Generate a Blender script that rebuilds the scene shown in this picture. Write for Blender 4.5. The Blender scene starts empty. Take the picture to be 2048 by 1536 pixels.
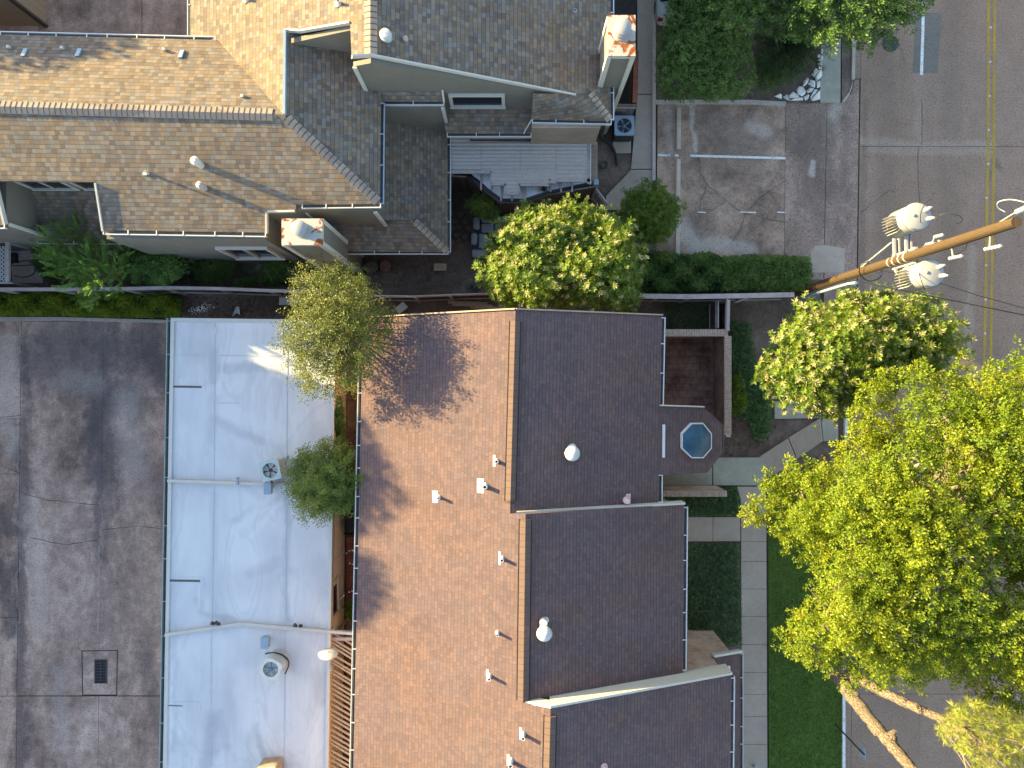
import bpy, math, random
import numpy as np
from mathutils import Vector, Matrix
R = math.radians
random.seed(7)
SC = bpy.context.scene
COL = SC.collection
S = .022; H = 31.0            # metres per reference pixel on the ground, drone height
def P(px, py, z=0.0):
    k = S * (1 - z / H)
    return Vector(((px - 1024) * k, (768 - py) * k, z))
def V(x, y, z=0.0): return Vector((x, y, z))
ZUP = Vector((0, 0, 1))
ORG = {}

# ------------------------------------------------------------------ objects
def props(o, label=None, cat=None, group=None, kind=None):
    if label: o['label'] = label
    if cat: o['category'] = cat
    if group: o['group'] = group
    if kind: o['kind'] = kind
    return o
def thing(name, label, cat, loc=(0, 0, 0), group=None):
    o = bpy.data.objects.new(name, None); COL.objects.link(o)
    o.empty_display_size = .2
    o.location = loc; ORG[o] = Vector(loc)
    return props(o, label, cat, group)
def kids(o): return [c for c in bpy.data.objects if c.parent == o]
def dup(root, loc, rz=0.0, label=None, group=None, scale=None):
    def cp(o, par):
        c = o.copy(); COL.objects.link(c)
        if par is not None: c.parent = par
        for ch in kids(o): cp(ch, c)
        return c
    c = cp(root, None)
    c.location = loc; c.rotation_euler = (0, 0, rz)
    if scale: c.scale = (scale,) * 3
    if label: c['label'] = label
    if group: c['group'] = group
    return c

class MB:
    def __init__(self): self.v = []; self.f = []; self.m = []
    def poly(self, pts, m=0):
        n = len(self.v); self.v += [Vector(p) for p in pts]
        self.f.append(tuple(range(n, n + len(pts)))); self.m.append(m); return self
    def idx(self, pts, faces, m=0):
        n = len(self.v); self.v += [Vector(p) for p in pts]
        for f in faces: self.f.append(tuple(i + n for i in f)); self.m.append(m)
        return self
    def slab(self, top, t, m=0, mside=None, down=None):
        """a closed plate: top polygon (anticlockwise from above) and its copy t below"""
        d = down if down is not None else Vector((0, 0, -t))
        top = [Vector(p) for p in top]; n = len(top)
        a = sum((top[i].x * top[(i + 1) % n].y - top[(i + 1) % n].x * top[i].y) for i in range(n))
        if down is None and a < 0: top = top[::-1]
        bot = [p + d for p in top]
        ms = m if mside is None else mside
        k = len(self.v); self.v += top + bot
        self.f.append(tuple(range(k, k + n))); self.m.append(m)
        self.f.append(tuple(range(k + 2 * n - 1, k + n - 1, -1))); self.m.append(ms)
        for i in range(n):
            j = (i + 1) % n
            self.f.append((k + i, k + n + i, k + n + j, k + j)); self.m.append(ms)
        return self
    def prism(self, pts, z0, z1, m=0):
        return self.slab([Vector((p[0], p[1], z1)) for p in pts], z1 - z0, m)
    def box(self, c, d, rz=0.0, m=0):
        c = Vector(c); x, y, z = d[0] / 2, d[1] / 2, d[2] / 2
        r = Matrix.Rotation(rz, 3, 'Z')
        pts = [c + r @ Vector((sx * x, sy * y, sz * z)) for sz in (-1, 1) for sx, sy in ((-1, -1), (1, -1), (1, 1), (-1, 1))]
        return self.idx(pts, [(3, 2, 1, 0), (4, 5, 6, 7), (0, 1, 5, 4), (1, 2, 6, 5), (2, 3, 7, 6), (3, 0, 4, 7)], m)
    def bar(self, p, q, w, h, m=0, up=ZUP):
        p, q = Vector(p), Vector(q); d = (q - p)
        if d.length < 1e-6: return self
        d.normalize()
        s = d.cross(up)
        if s.length < 1e-4: s = d.cross(Vector((1, 0, 0)))
        s.normalize(); u = s.cross(d)
        pts = [e + s * (a * w / 2) + u * (b * h / 2) for e in (p, q) for a, b in ((-1, -1), (1, -1), (1, 1), (-1, 1))]
        return self.idx(pts, [(0, 1, 2, 3), (7, 6, 5, 4), (4, 5, 1, 0), (5, 6, 2, 1), (6, 7, 3, 2), (7, 4, 0, 3)], m)
    def tube(self, pts, r, n=8, m=0, cap=True):
        pts = [Vector(p) for p in pts]
        rr = r if isinstance(r, (list, tuple)) else [r] * len(pts)
        k = len(self.v); ref = None
        for i, p in enumerate(pts):
            a = pts[min(i + 1, len(pts) - 1)] - pts[max(i - 1, 0)]; a.normalize()
            if ref is None: ref = a.orthogonal().normalized()
            ref = (ref - a * ref.dot(a)).normalized(); b = a.cross(ref)
            for j in range(n):
                t = 2 * math.pi * j / n
                self.v.append(p + (ref * math.cos(t) + b * math.sin(t)) * rr[i])
        for i in range(len(pts) - 1):
            for j in range(n):
                a0 = k + i * n + j; a1 = k + i * n + (j + 1) % n
                self.f.append((a0, a1, a1 + n, a0 + n)); self.m.append(m)
        if cap:
            self.f.append(tuple(range(k + n - 1, k - 1, -1))); self.m.append(m)
            e = k + (len(pts) - 1) * n
            self.f.append(tuple(range(e, e + n))); self.m.append(m)
        return self
    def lathe(self, c, prof, n=20, m=0, axis=None, caps=True):
        c = Vector(c); k = len(self.v)
        q = Vector((0, 0, 1)).rotation_difference(Vector(axis).normalized()) if axis is not None else None
        for r, z in prof:
            for j in range(n):
                t = 2 * math.pi * j / n
                p = Vector((r * math.cos(t), r * math.sin(t), z))
                self.v.append(c + (q @ p if q else p))
        for i in range(len(prof) - 1):
            for j in range(n):
                a0 = k + i * n + j; a1 = k + i * n + (j + 1) % n
                self.f.append((a0, a1, a1 + n, a0 + n)); self.m.append(m)
        if caps:
            self.f.append(tuple(range(k + n - 1, k - 1, -1))); self.m.append(m)
            e = k + (len(prof) - 1) * n
            self.f.append(tuple(range(e, e + n))); self.m.append(m)
        return self
    def build(self, name, mats, parent=None, smooth=False, bevel=0.0, loc=None):
        mats = mats if isinstance(mats, (list, tuple)) else [mats]
        if parent is not None: org = ORG[parent]
        elif loc is not None: org = Vector(loc)
        else:
            n = len(self.v); c = sum(self.v, Vector()) / n
            org = Vector((c.x, c.y, min(p.z for p in self.v)))
        me = bpy.data.meshes.new(name)
        me.from_pydata([tuple(p - org) for p in self.v], [], self.f)
        for mt in mats: me.materials.append(mt)
        me.polygons.foreach_set('material_index', self.m)
        uv = me.uv_layers.new(name='UVMap')
        buf = np.zeros(len(me.loops) * 2)
        for pl in me.polygons:
            nn = pl.normal
            u = ZUP.cross(nn)
            if u.length < .02: u = Vector((1, 0, 0)); w = Vector((0, 1, 0))
            else: u.normalize(); w = nn.cross(u)
            for li in pl.loop_indices:
                p = me.vertices[me.loops[li].vertex_index].co + org
                buf[li * 2] = p.dot(u); buf[li * 2 + 1] = p.dot(w)
        uv.data.foreach_set('uv', buf)
        if smooth: me.polygons.foreach_set('use_smooth', [True] * len(me.polygons))
        me.update()
        o = bpy.data.objects.new(name, me); COL.objects.link(o)
        if parent is not None: o.parent = parent
        else: o.location = org
        ORG[o] = org
        if smooth:
            try:
                me.set_sharp_from_angle(angle=R(40))
            except Exception: pass
        if bevel:
            b = o.modifiers.new('bevel', 'BEVEL'); b.width = bevel; b.segments = 2; b.limit_method = 'ANGLE'
        return o

# ------------------------------------------------------------------ materials
class NT:
    def __init__(self, name):
        self.mat = bpy.data.materials.new(name); self.mat.use_nodes = True
        self.t = self.mat.node_tree; self.t.nodes.clear()
        self.out = self.t.nodes.new('ShaderNodeOutputMaterial')
    def put(self, inp, v):
        if hasattr(v, 'is_output'): self.t.links.new(v, inp)
        elif v is not None:
            try: inp.default_value = v
            except Exception: inp.default_value = (*v, 1)
    def node(self, typ, ins=None, **kw):
        n = self.t.nodes.new(typ)
        for k, v in kw.items(): setattr(n, k, v)
        for k, v in (ins or {}).items(): self.put(n.inputs[k], v)
        return n
    def math(self, op, a, b=0.0, c=0.0):
        n = self.node('ShaderNodeMath', operation=op)
        self.put(n.inputs[0], a); self.put(n.inputs[1], b); self.put(n.inputs[2], c)
        return n.outputs[0]
    def mix(self, f, a, b, mode='MIX'):
        n = self.node('ShaderNodeMix', data_type='RGBA', blend_type=mode)
        self.put(n.inputs[0], f); self.put(n.inputs[6], c4(a)); self.put(n.inputs[7], c4(b))
        return n.outputs[2]
    def ramp(self, f, stops, interp='LINEAR'):
        n = self.node('ShaderNodeValToRGB'); cr = n.color_ramp; cr.interpolation = interp
        while len(cr.elements) < len(stops): cr.elements.new(.5)
        for e, (p, c) in zip(cr.elements, stops):
            e.position = p; e.color = c4(c)
        self.put(n.inputs[0], f); return n.outputs[0]
    def noise(self, vec, scale, detail=4, rough=.6, dist=0.0):
        n = self.node('ShaderNodeTexNoise', {'Scale': scale, 'Detail': detail, 'Roughness': rough, 'Distortion': dist})
        if vec is not None: self.t.links.new(vec, n.inputs['Vector'])
        return n.outputs[0]
    def pos(self): return self.node('ShaderNodeNewGeometry').outputs['Position']
    def uv(self):
        return self.node('ShaderNodeUVMap', uv_map='UVMap').outputs[0]
    def map(self, vec, scale=(1, 1, 1), rot=(0, 0, 0), loc=(0, 0, 0)):
        n = self.node('ShaderNodeMapping'); self.t.links.new(vec, n.inputs[0])
        n.inputs['Scale'].default_value = scale; n.inputs['Rotation'].default_value = rot; n.inputs['Location'].default_value = loc
        return n.outputs[0]
    def bump(self, h, dist=.01, strength=1.0, normal=None):
        n = self.node('ShaderNodeBump', {'Height': h, 'Distance': dist, 'Strength': strength})
        if normal is not None: self.t.links.new(normal, n.inputs['Normal'])
        return n.outputs[0]
    def done(self, color, rough=.85, normal=None, metal=0.0, spec=.3, **kw):
        b = self.node('ShaderNodeBsdfPrincipled')
        self.put(b.inputs['Base Color'], c4(color)); self.put(b.inputs['Roughness'], rough)
        self.put(b.inputs['Metallic'], metal); self.put(b.inputs['Specular IOR Level'], spec)
        for k, v in kw.items(): self.put(b.inputs[k], v)
        if normal is not None: self.t.links.new(normal, b.inputs['Normal'])
        self.t.links.new(b.outputs[0], self.out.inputs[0])
        return self.mat
def c4(c):
    if isinstance(c, (tuple, list)) and len(c) == 3: return (*c, 1)
    return c

def m_plain(name, col, rough=.6, var=.18, scale=6., metal=0.0, spec=.4, bump=0.0):
    n = NT(name); p = n.pos()
    f = n.noise(p, scale, 5, .65)
    f2 = n.noise(p, scale * 9, 3, .6)
    lo = tuple(c * (1 - var) for c in col); hi = tuple(min(1, c * (1 + var)) for c in col)
    c = n.ramp(n.math('ADD', n.math('MULTIPLY', f, .7), n.math('MULTIPLY', f2, .3)), [(.3, lo), (.7, hi)])
    nm = n.bump(f2, bump, .6) if bump else None
    return n.done(c, rough, nm, metal, spec)

def m_shingle(name, cols, w, h, gap=.35, big=.25, tint=None, jit=.6):
    n = NT(name); uv = n.uv()
    sp = n.node('ShaderNodeSeparateXYZ'); n.t.links.new(uv, sp.inputs[0])
    u, v = sp.outputs[0], sp.outputs[1]
    wob = n.math('MULTIPLY', n.math('SUBTRACT', n.noise(uv, 1.3, 2), .5), h * .35)
    vv = n.math('DIVIDE', n.math('ADD', v, wob), h)
    row = n.math('FLOOR', vv); fv = n.math('FRACT', vv)
    wr = n.node('ShaderNodeTexWhiteNoise', {'W': row}, noise_dimensions='1D')
    uo = n.math('ADD', n.math('DIVIDE', u, w), n.math('MULTIPLY', wr.outputs[0], 7.31))
    # tabs of uneven width
    uo = n.math('ADD', uo, n.math('MULTIPLY', n.math('SINE', n.math('MULTIPLY', uo, 2.1)), jit * .35))
    c = n.math('FLOOR', uo); fu = n.math('FRACT', uo)
    cv = n.node('ShaderNodeCombineXYZ'); n.put(cv.inputs[0], c); n.put(cv.inputs[1], row)
    wn = n.node('ShaderNodeTexWhiteNoise', noise_dimensions='2D'); n.t.links.new(cv.outputs[0], wn.inputs[0])
    k = len(cols)
    col = n.ramp(wn.outputs[0], [(i / k, cc) for i, cc in enumerate(cols)], 'CONSTANT')
    b = n.noise(uv, .55, 6, .65)
    fine = n.noise(uv, 34, 3, .7)
    shade = n.math('ADD', 1 - big * .5 - .12, n.math('ADD', n.math('MULTIPLY', b, big), n.math('MULTIPLY', fine, .26)))
    grey = n.node('ShaderNodeCombineXYZ')
    for i in range(3): n.put(grey.inputs[i], shade)
    col = n.mix(1.0, col, grey.outputs[0], 'MULTIPLY')
    if tint: col = n.mix(n.ramp(n.noise(uv, .3, 5, .7), [(.45, (0, 0, 0)), (.7, (1, 1, 1))]), col, n.mix(1.0, col, tint, 'MULTIPLY'))
    butt_shadow = n.math('LESS_THAN', fv, .11); gu = n.math('LESS_THAN', fu, .05)  # dark tab gaps, and a shadow line painted along each course butt
    g = n.math('MAXIMUM', butt_shadow, n.math('MULTIPLY', gu, .7))
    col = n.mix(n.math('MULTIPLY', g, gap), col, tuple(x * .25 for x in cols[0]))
    ht = n.math('SUBTRACT', n.math('ADD', n.math('SUBTRACT', 1.0, fv), n.math('MULTIPLY', wn.outputs[0], .35)), n.math('MULTIPLY', g, .7))
    nm = n.bump(n.math('ADD', ht, n.math('MULTIPLY', fine, .25)), .012, .7)
    return n.done(col, .92, nm, spec=.15)

def m_brick(name, c1, c2, mortar, w=.2, h=.075, big=.3):
    n = NT(name); uv = n.uv()
    b = n.node('ShaderNodeTexBrick', {'Scale': 1.0, 'Mortar Size': .008, 'Bias': -.1, 'Brick Width': w, 'Row Height': h, 'Color1': c4(c1), 'Color2': c4(c2), 'Mortar': c4(mortar), 'Mortar Smooth': .2})
    n.t.links.new(uv, b.inputs['Vector'])
    nz = n.noise(uv, .9, 6, .7)
    col = n.mix(n.math('MULTIPLY', n.ramp(nz, [(.35, (1, 1, 1)), (.6, (0, 0, 0))]), big * 2), b.outputs[0], n.mix(1, b.outputs[0], (.35, .32, .3), 'MULTIPLY'))
    return n.done(col, .9, n.bump(b.outputs[1], -.006, .8), spec=.2)

def m_siding(name, col, width, axis=0, groove=.06, var=.12):
    """boards/sheets with grooves, in wall metres: axis 0 = vertical grooves, 1 = horizontal"""
    n = NT(name); uv = n.uv()
    sp = n.node('ShaderNodeSeparateXYZ'); n.t.links.new(uv, sp.inputs[0])
    a = n.math('DIVIDE', sp.outputs[axis], width)
    f = n.math('FRACT', a); i = n.math('FLOOR', a)
    wn = n.node('ShaderNodeTexWhiteNoise', {'W': i}, noise_dimensions='1D')
    st = n.map(uv, (1, 9, 1) if axis else (9, 1, 1))
    g = n.noise(st, 1.6, 5, .7)
    k = n.math('ADD', 1 - var, n.math('ADD', n.math('MULTIPLY', wn.outputs[0], var), n.math('MULTIPLY', n.math('SUBTRACT', g, .4), var * 2)))
    cx = n.node('ShaderNodeCombineXYZ')
    for q in range(3): n.put(cx.inputs[q], k)
    c = n.mix(1, col, cx.outputs[0], 'MULTIPLY')
    e = n.math('LESS_THAN', f, groove)
    c = n.mix(n.math('MULTIPLY', e, .6), c, tuple(x * .25 for x in col))
    return n.done(c, .85, n.bump(n.math('SUBTRACT', g, n.math('MULTIPLY', e, 2)), .006, .6), spec=.2)

def m_concrete(name, lo, mid, hi, scale=.35, streak=(1, 1, 1), speck=.25, band=None, bandcol=None, contrast=(.3, .5, .7), speckscale=28, lightspeck=None, stains=None):
    n = NT(name); p = n.pos()
    a = n.noise(n.map(p, streak), scale, 9, .68, .4)
    b = n.noise(p, scale * 6, 6, .7, .3)
    f = n.math('ADD', n.math('MULTIPLY', a, .68), n.math('MULTIPLY', b, .32))
    col = n.ramp(f, [(contrast[0], lo), (contrast[1], mid), (contrast[2], hi)])
    if band:   # darker tyre / run-off trail along a line x = x0 + k*y, half width w
        sp = n.node('ShaderNodeSeparateXYZ'); n.t.links.new(p, sp.inputs[0])
        for (x0, k, w, amt, y0, y1) in band:
            d = n.math('ABSOLUTE', n.math('SUBTRACT', sp.outputs[0], n.math('ADD', x0, n.math('MULTIPLY', sp.outputs[1], k))))
            d = n.math('ADD', d, n.math('MULTIPLY', n.math('SUBTRACT', a, .5), w * 5))
            d = n.math('ADD', d, n.math('MULTIPLY', n.math('SUBTRACT', b, .5), w * 2))
            fm = n.node('ShaderNodeMapRange', {'Value': d, 'From Min': w * 1.3, 'From Max': w * .35, 'To Min': 0.0, 'To Max': amt}).outputs[0]
            ya = n.node('ShaderNodeMapRange', {'Value': sp.outputs[1], 'From Min': y0 - 1.5, 'From Max': y0 + 1.5}).outputs[0]
            yb = n.node('ShaderNodeMapRange', {'Value': sp.outputs[1], 'From Min': y1 + 1.5, 'From Max': y1 - 1.5}).outputs[0]
            col = n.mix(n.math('MULTIPLY', fm, n.math('MULTIPLY', ya, yb)), col, bandcol)
    for sg, sc, wv in (stains or []): col = stain(n, p, col, sg, sc, wv, len(sg))
    s = n.noise(p, speckscale, 3, .75)
    k = n.ramp(s, [(.3, (1 - speck,) * 3), (.7, (1 + speck * .6,) * 3)])
    col = n.mix(1, col, k, 'MULTIPLY')
    vo = n.node('ShaderNodeTexVoronoi', {'Scale': 26.0}); n.t.links.new(p, vo.inputs['Vector'])
    vc = n.node('ShaderNodeSeparateColor'); n.t.links.new(vo.outputs['Color'], vc.inputs[0])
    pick = n.math('GREATER_THAN', vc.outputs[0], .86)
    col = n.mix(n.math('MULTIPLY', pick, n.math('MULTIPLY', vc.outputs[1], speck * 1.6)), col, lightspeck or tuple(x * .35 for x in lo))
    return n.done(col, .9, n.bump(s, .004, .5), spec=.2)

def stain(n, p, col, segs, dark, warp=.5, seed=1.0):
    """soft-edged stains with a shape of their own along ground segments (x0,y0,x1,y1,width,amount)"""
    wn = n.node('ShaderNodeTexNoise', {'Scale': .9, 'Detail': 6.0, 'Roughness': .65}); n.t.links.new(n.map(p, (1, 1, 1), (0, 0, 0), (seed * 7, seed * 3, 0)), wn.inputs['Vector'])
    off = n.node('ShaderNodeVectorMath', operation='MULTIPLY_ADD'); n.t.links.new(wn.outputs['Color'], off.inputs[0]); off.inputs[1].default_value = (warp, warp, 0)
    of2 = n.node('ShaderNodeVectorMath', operation='ADD'); of2.inputs[1].default_value = (-warp / 2, -warp / 2, 0); n.t.links.new(p, of2.inputs[0]); n.t.links.new(of2.outputs[0], off.inputs[2])
    sp = n.node('ShaderNodeSeparateXYZ'); n.t.links.new(off.outputs[0], sp.inputs[0])
    grain = n.noise(p, 5, 5, .7)
    tot = None
    for (x0, y0, x1, y1, w, amt) in segs:
        dx, dy = x1 - x0, y1 - y0; L2 = dx * dx + dy * dy + 1e-6
        rx = n.math('SUBTRACT', sp.outputs[0], x0); ry = n.math('SUBTRACT', sp.outputs[1], y0)
        t = n.math('DIVIDE', n.math('ADD', n.math('MULTIPLY', rx, dx), n.math('MULTIPLY', ry, dy)), L2)
        t = n.math('MINIMUM', n.math('MAXIMUM', t, 0.0), 1.0)
        ex = n.math('SUBTRACT', rx, n.math('MULTIPLY', t, dx)); ey = n.math('SUBTRACT', ry, n.math('MULTIPLY', t, dy))
        d = n.math('SQRT', n.math('ADD', n.math('MULTIPLY', ex, ex), n.math('MULTIPLY', ey, ey)))
        f = n.node('ShaderNodeMapRange', {'Value': d, 'From Min': w, 'From Max': w * .15, 'To Min': 0.0, 'To Max': amt}, interpolation_type='SMOOTHSTEP').outputs[0]
        tot = f if tot is None else n.math('MAXIMUM', tot, f)
    tot = n.math('MULTIPLY', tot, n.math('ADD', .55, n.math('MULTIPLY', grain, .8)))
    return n.mix(tot, col, dark)
def PS(px0, py0, px1, py1, w, amt, z=0.0):
    k = S * (1 - z / H); return ((px0 - 1024) * k, (768 - py0) * k, (px1 - 1024) * k, (768 - py1) * k, w, amt)
def m_leaf(name, cols, trans=.35, rough=.5):
    n = NT(name)
    at = n.node('ShaderNodeAttribute', attribute_name='tone')
    c = n.ramp(at.outputs['Fac'], [(i / max(1, len(cols) - 1), cc) for i, cc in enumerate(cols)])
    b = n.node('ShaderNodeBsdfPrincipled')
    n.t.links.new(c, b.inputs['Base Color']); b.inputs['Roughness'].default_value = rough
    b.inputs['Specular IOR Level'].default_value = .3
    tr = n.node('ShaderNodeBsdfTranslucent')
    n.t.links.new(n.mix(1, c, (1.25, 1.15, .5), 'MULTIPLY'), tr.inputs[0])
    mx = n.node('ShaderNodeMixShader'); mx.inputs[0].default_value = trans
    n.t.links.new(b.outputs[0], mx.inputs[1]); n.t.links.new(tr.outputs[0], mx.inputs[2])
    n.t.links.new(mx.outputs[0], n.out.inputs[0])
    return n.mat

def m_bark(name, col):
    n = NT(name); p = n.pos()
    vo = n.node('ShaderNodeTexVoronoi', {'Scale': 13.0}, feature='DISTANCE_TO_EDGE'); n.t.links.new(n.map(p, (1, 1, .35)), vo.inputs['Vector'])
    e = n.ramp(vo.outputs['Distance'], [(.0, (0, 0, 0)), (.12, (1, 1, 1))])
    f = n.noise(p, 3, 6, .7); g = n.noise(p, 22, 4, .7)
    c = n.ramp(n.math('ADD', n.math('MULTIPLY', f, .6), n.math('MULTIPLY', g, .4)), [(.32, tuple(x * .55 for x in col)), (.5, col), (.68, tuple(x * 1.35 for x in col))])
    c = n.mix(n.math('SUBTRACT', 1.0, e), c, tuple(x * .62 for x in col))
    return n.done(c, .95, n.bump(n.math('ADD', e, g), .03, 1.0), spec=.1)
M = {}
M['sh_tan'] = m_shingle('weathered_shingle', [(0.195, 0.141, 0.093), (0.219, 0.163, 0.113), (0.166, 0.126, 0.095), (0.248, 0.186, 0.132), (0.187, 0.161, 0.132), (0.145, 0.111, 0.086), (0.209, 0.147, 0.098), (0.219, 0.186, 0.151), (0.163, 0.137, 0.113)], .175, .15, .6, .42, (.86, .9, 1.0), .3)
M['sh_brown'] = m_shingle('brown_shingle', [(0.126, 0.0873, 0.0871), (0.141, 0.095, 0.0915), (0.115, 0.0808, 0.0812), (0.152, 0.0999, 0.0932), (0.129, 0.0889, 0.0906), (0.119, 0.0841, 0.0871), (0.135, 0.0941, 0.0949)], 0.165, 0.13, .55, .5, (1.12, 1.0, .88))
M['ridge'] = m_siding('ridge_cap_shingle', (0.245, 0.19, 0.15), .2, 0, .1, .3)
M['ridge_brown'] = m_siding('brown_ridge_cap_shingle', (0.144, 0.0926, 0.0736), .22, 0, .05, .12)
M['stucco'] = m_plain('tan_stucco', (0.178, 0.156, 0.122), .9, .12, 1.2, bump=.004)
M['stucco_warm'] = m_plain('cream_plywood', (.62, .52, .37), .85, .1, 1.0)
M['trim'] = m_plain('painted_trim', (0.533, 0.49, 0.421), .5, .06, 3)
M['white'] = m_plain('white_metal', (0.561, 0.557, 0.544), .4, .06, 4)
M['offwhite'] = m_plain('off_white_metal', (0.528, 0.51, 0.466), .45, .08, 4)
M['gutterin'] = m_plain('dirty_metal', (.10, .095, .09), .7, .4, 5)
M['greengutter'] = m_plain('green_grey_metal', (.26, .34, .31), .5, .2, 3)
M['glass'] = NT('window_glass').done((.012, .016, .024), .12, spec=.12)
M['brick'] = m_brick('pink_brick', (0.609, 0.377, 0.29), (0.725, 0.493, 0.377), (0.609, 0.536, 0.464))
M['brick_tan'] = m_brick('tan_brick', (0.408, 0.297, 0.221), (0.459, 0.357, 0.272), (0.289, 0.238, 0.196), .24, .08, .15)
M['brick_dark'] = m_brick('old_red_brick', (.27, .15, .11), (.35, .22, .16), (.30, .26, .23), .2, .075, .4)
M['tile'] = m_brick('quarry_tile', (.26, .14, .11), (.32, .18, .14), (.11, .08, .07), .3, .3, .5)
M['wood'] = m_siding('grey_fence_wood', (.27, .22, .20), .14, 0, .08, .35)
M['wood_dark'] = m_siding('dark_fence_wood', (.115, .09, .08), .14, 0, .1, .4)
M['wood_cap'] = m_plain('bleached_wood', (.40, .33, .31), .85, .25, 4, bump=.003)
M['wood_tan'] = m_plain('tan_lumber', (0.39, 0.281, 0.187), .8, .3, 5, bump=.003)
M['red_wood'] = m_siding('red_stained_wood', (.30, .10, .06), .14, 1, .08, .3)
M['black'] = m_plain('black_plastic', (.018, .018, .02), .45, .2, 4)
M['darkmetal'] = m_plain('dark_metal', (0.035, 0.0375, 0.04), .5, .2, 4)
M['bluegrey'] = m_plain('blue_grey_metal', (.25, .33, .40), .45, .1, 4)
M['acbeige'] = m_plain('beige_metal', (.56, .55, .48), .5, .1, 4)
M['acgreen'] = m_plain('grey_green_metal', (.40, .46, .44), .5, .1, 4)
M['bark'] = m_plain('grey_bark', (.20, .16, .13), .95, .4, 9, bump=.02)
M['bark_pine'] = m_bark('pale_pine_bark', (0.19, 0.15, 0.118))
M['pole'] = m_siding('treated_pole_wood', (0.0806, 0.0518, 0.0277), .05, 0, .2, .3)
M['cushion'] = m_plain('grey_cushion', (0.21, 0.225, 0.25), .9, .1, 5)
M['soil'] = m_concrete('garden_soil', (0.072, 0.0504, 0.0396), (0.168, 0.12, 0.096), (0.3, 0.228, 0.18), .8, speck=.55, lightspeck=(0.192, 0.096, 0.054))
M['ground'] = m_concrete('bare_earth', (.05, .04, .03), (.10, .08, .06), (.15, .125, .095), .25, speck=.4)
M['alley'] = m_concrete('stained_alley_concrete', (0.213, 0.141, 0.11), (0.481, 0.322, 0.25), (0.801, 0.562, 0.44), .34, (1.25, .45, 1), .3,
    band=[(-17.9, .012, .6, .45, -6.5, 3.2), (-21.5, .012, .35, .55, -20, 3), (-15.2, -.45, .55, .6, -1.5, 2.6)], bandcol=(.13, .11, .108), contrast=(.37, .5, .63), speckscale=16, stains=[
    ([PS(100, 690, 330, 720, 2.0, .75), PS(70, 720, 260, 790, 1.6, .7), PS(190, 800, 192, 960, .6, .6), PS(195, 960, 196, 1130, .35, .4), PS(0, 1020, 25, 1060, .5, .7), PS(0, 1130, 20, 1260, .6, .75), PS(290, 1300, 330, 1500, .7, .45), PS(240, 880, 330, 1000, 1.1, .4)], (.12, .10, .10), 1.6),
    ([PS(40, 660, 33, 1300, .08, .3), PS(203, 1000, 197, 1290, .07, .3), PS(118, 1340, 120, 1500, .6, .3), PS(255, 800, 270, 930, 1.0, .4), PS(130, 760, 190, 770, .8, .3), PS(10, 680, 20, 900, .5, .5), PS(60, 1000, 80, 1250, .7, .3)], (.62, .52, .44), .9)])
M['road'] = m_concrete('aggregate_road_concrete', (0.261, 0.171, 0.118), (0.325, 0.215, 0.153), (0.42, 0.287, 0.21), .22, (1, .3, 1), .34, contrast=(.32, .5, .68), speckscale=16, stains=[([PS(1990, 322, 1994, 332, .3, .8), PS(1978, 345, 1976, 360, .2, .6), PS(1800, 90, 1808, 130, .12, .5), PS(1905, -100, 1900, 700, .8, .35), PS(1775, -100, 1770, 500, .7, .28), PS(1730, 200, 1722, 620, .25, .5)], (0.188, 0.139, 0.103), .7), ([PS(1722, 285, 1980, 290, .3, .4), PS(1740, 300, 1980, 305, .3, .35), PS(1945, 500, 1935, 700, .3, .4), PS(1840, 60, 1838, 280, .35, .25)], (0.478, 0.369, 0.286), .6)])
M['parking'] = m_concrete('worn_parking_concrete', (0.195, 0.129, 0.0942), (0.39, 0.257, 0.182), (0.605, 0.407, 0.295), .5, (1, 1, 1), .34, contrast=(.38, .5, .62), speckscale=18, stains=[
    ([PS(1420, 250, 1520, 290, 1.3, .55), PS(1440, 240, 1450, 300, .9, .5), PS(1370, 320, 1560, 350, .8, .3), PS(1470, 480, 1540, 500, .5, .5)], (.20, .145, .12), 1.3),
    ([PS(1365, 460, 1400, 495, .8, .7), PS(1400, 480, 1500, 500, .5, .6), PS(1382, 215, 1392, 300, .16, .7), PS(1500, 250, 1530, 262, .4, .5), PS(1340, 215, 1340, 300, .3, .4)], (.66, .54, .45), .8)])
M['apron'] = m_concrete('aggregate_apron_concrete', (0.22, 0.149, 0.112), (0.33, 0.225, 0.172), (0.47, 0.333, 0.258), .6, (1, .5, 1), .4, contrast=(.38, .5, .62), speckscale=14, stains=[
    ([PS(1640, 250, 1640, 330, 1.1, .7), PS(1610, 290, 1660, 380, 1.0, .65), PS(1690, 240, 1690, 400, .4, .5), PS(1620, 400, 1680, 470, .7, .4)], (.19, .135, .11), 1.2),
    ([PS(1625, 325, 1622, 350, .2, .7), PS(1665, 230, 1672, 215, .4, .5)], (.6, .5, .42), .6)])
M['walk'] = m_concrete('sidewalk_concrete', (0.358, 0.278, 0.217), (0.438, 0.343, 0.27), (0.53, 0.419, 0.335), .4, (1, 1, 1), .14)
M['walk_blue'] = m_concrete('smooth_walk_concrete', (0.318, 0.289, 0.226), (0.391, 0.361, 0.285), (0.486, 0.441, 0.351), .9, (1, 1, 1), .1)
M['stop'] = m_concrete('wheel_stop_concrete', (.46, .37, .28), (.60, .49, .38), (.70, .58, .46), 1.0, (1, 1, 1), .2)
M['curb'] = m_concrete('curb_concrete', (.42, .34, .28), (.52, .43, .36), (.62, .52, .44), 1.0, (1, 1, 1), .25)
M['joint'] = m_plain('joint_filler', (.06, .05, .042), .95, .3, 5)
M['yellow'] = m_concrete('worn_yellow_paint', (.30, .21, .10), (.44, .27, .055), (.50, .31, .05), 3.0, (1, .25, 1), .3, contrast=(.36, .48, .6))
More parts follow.
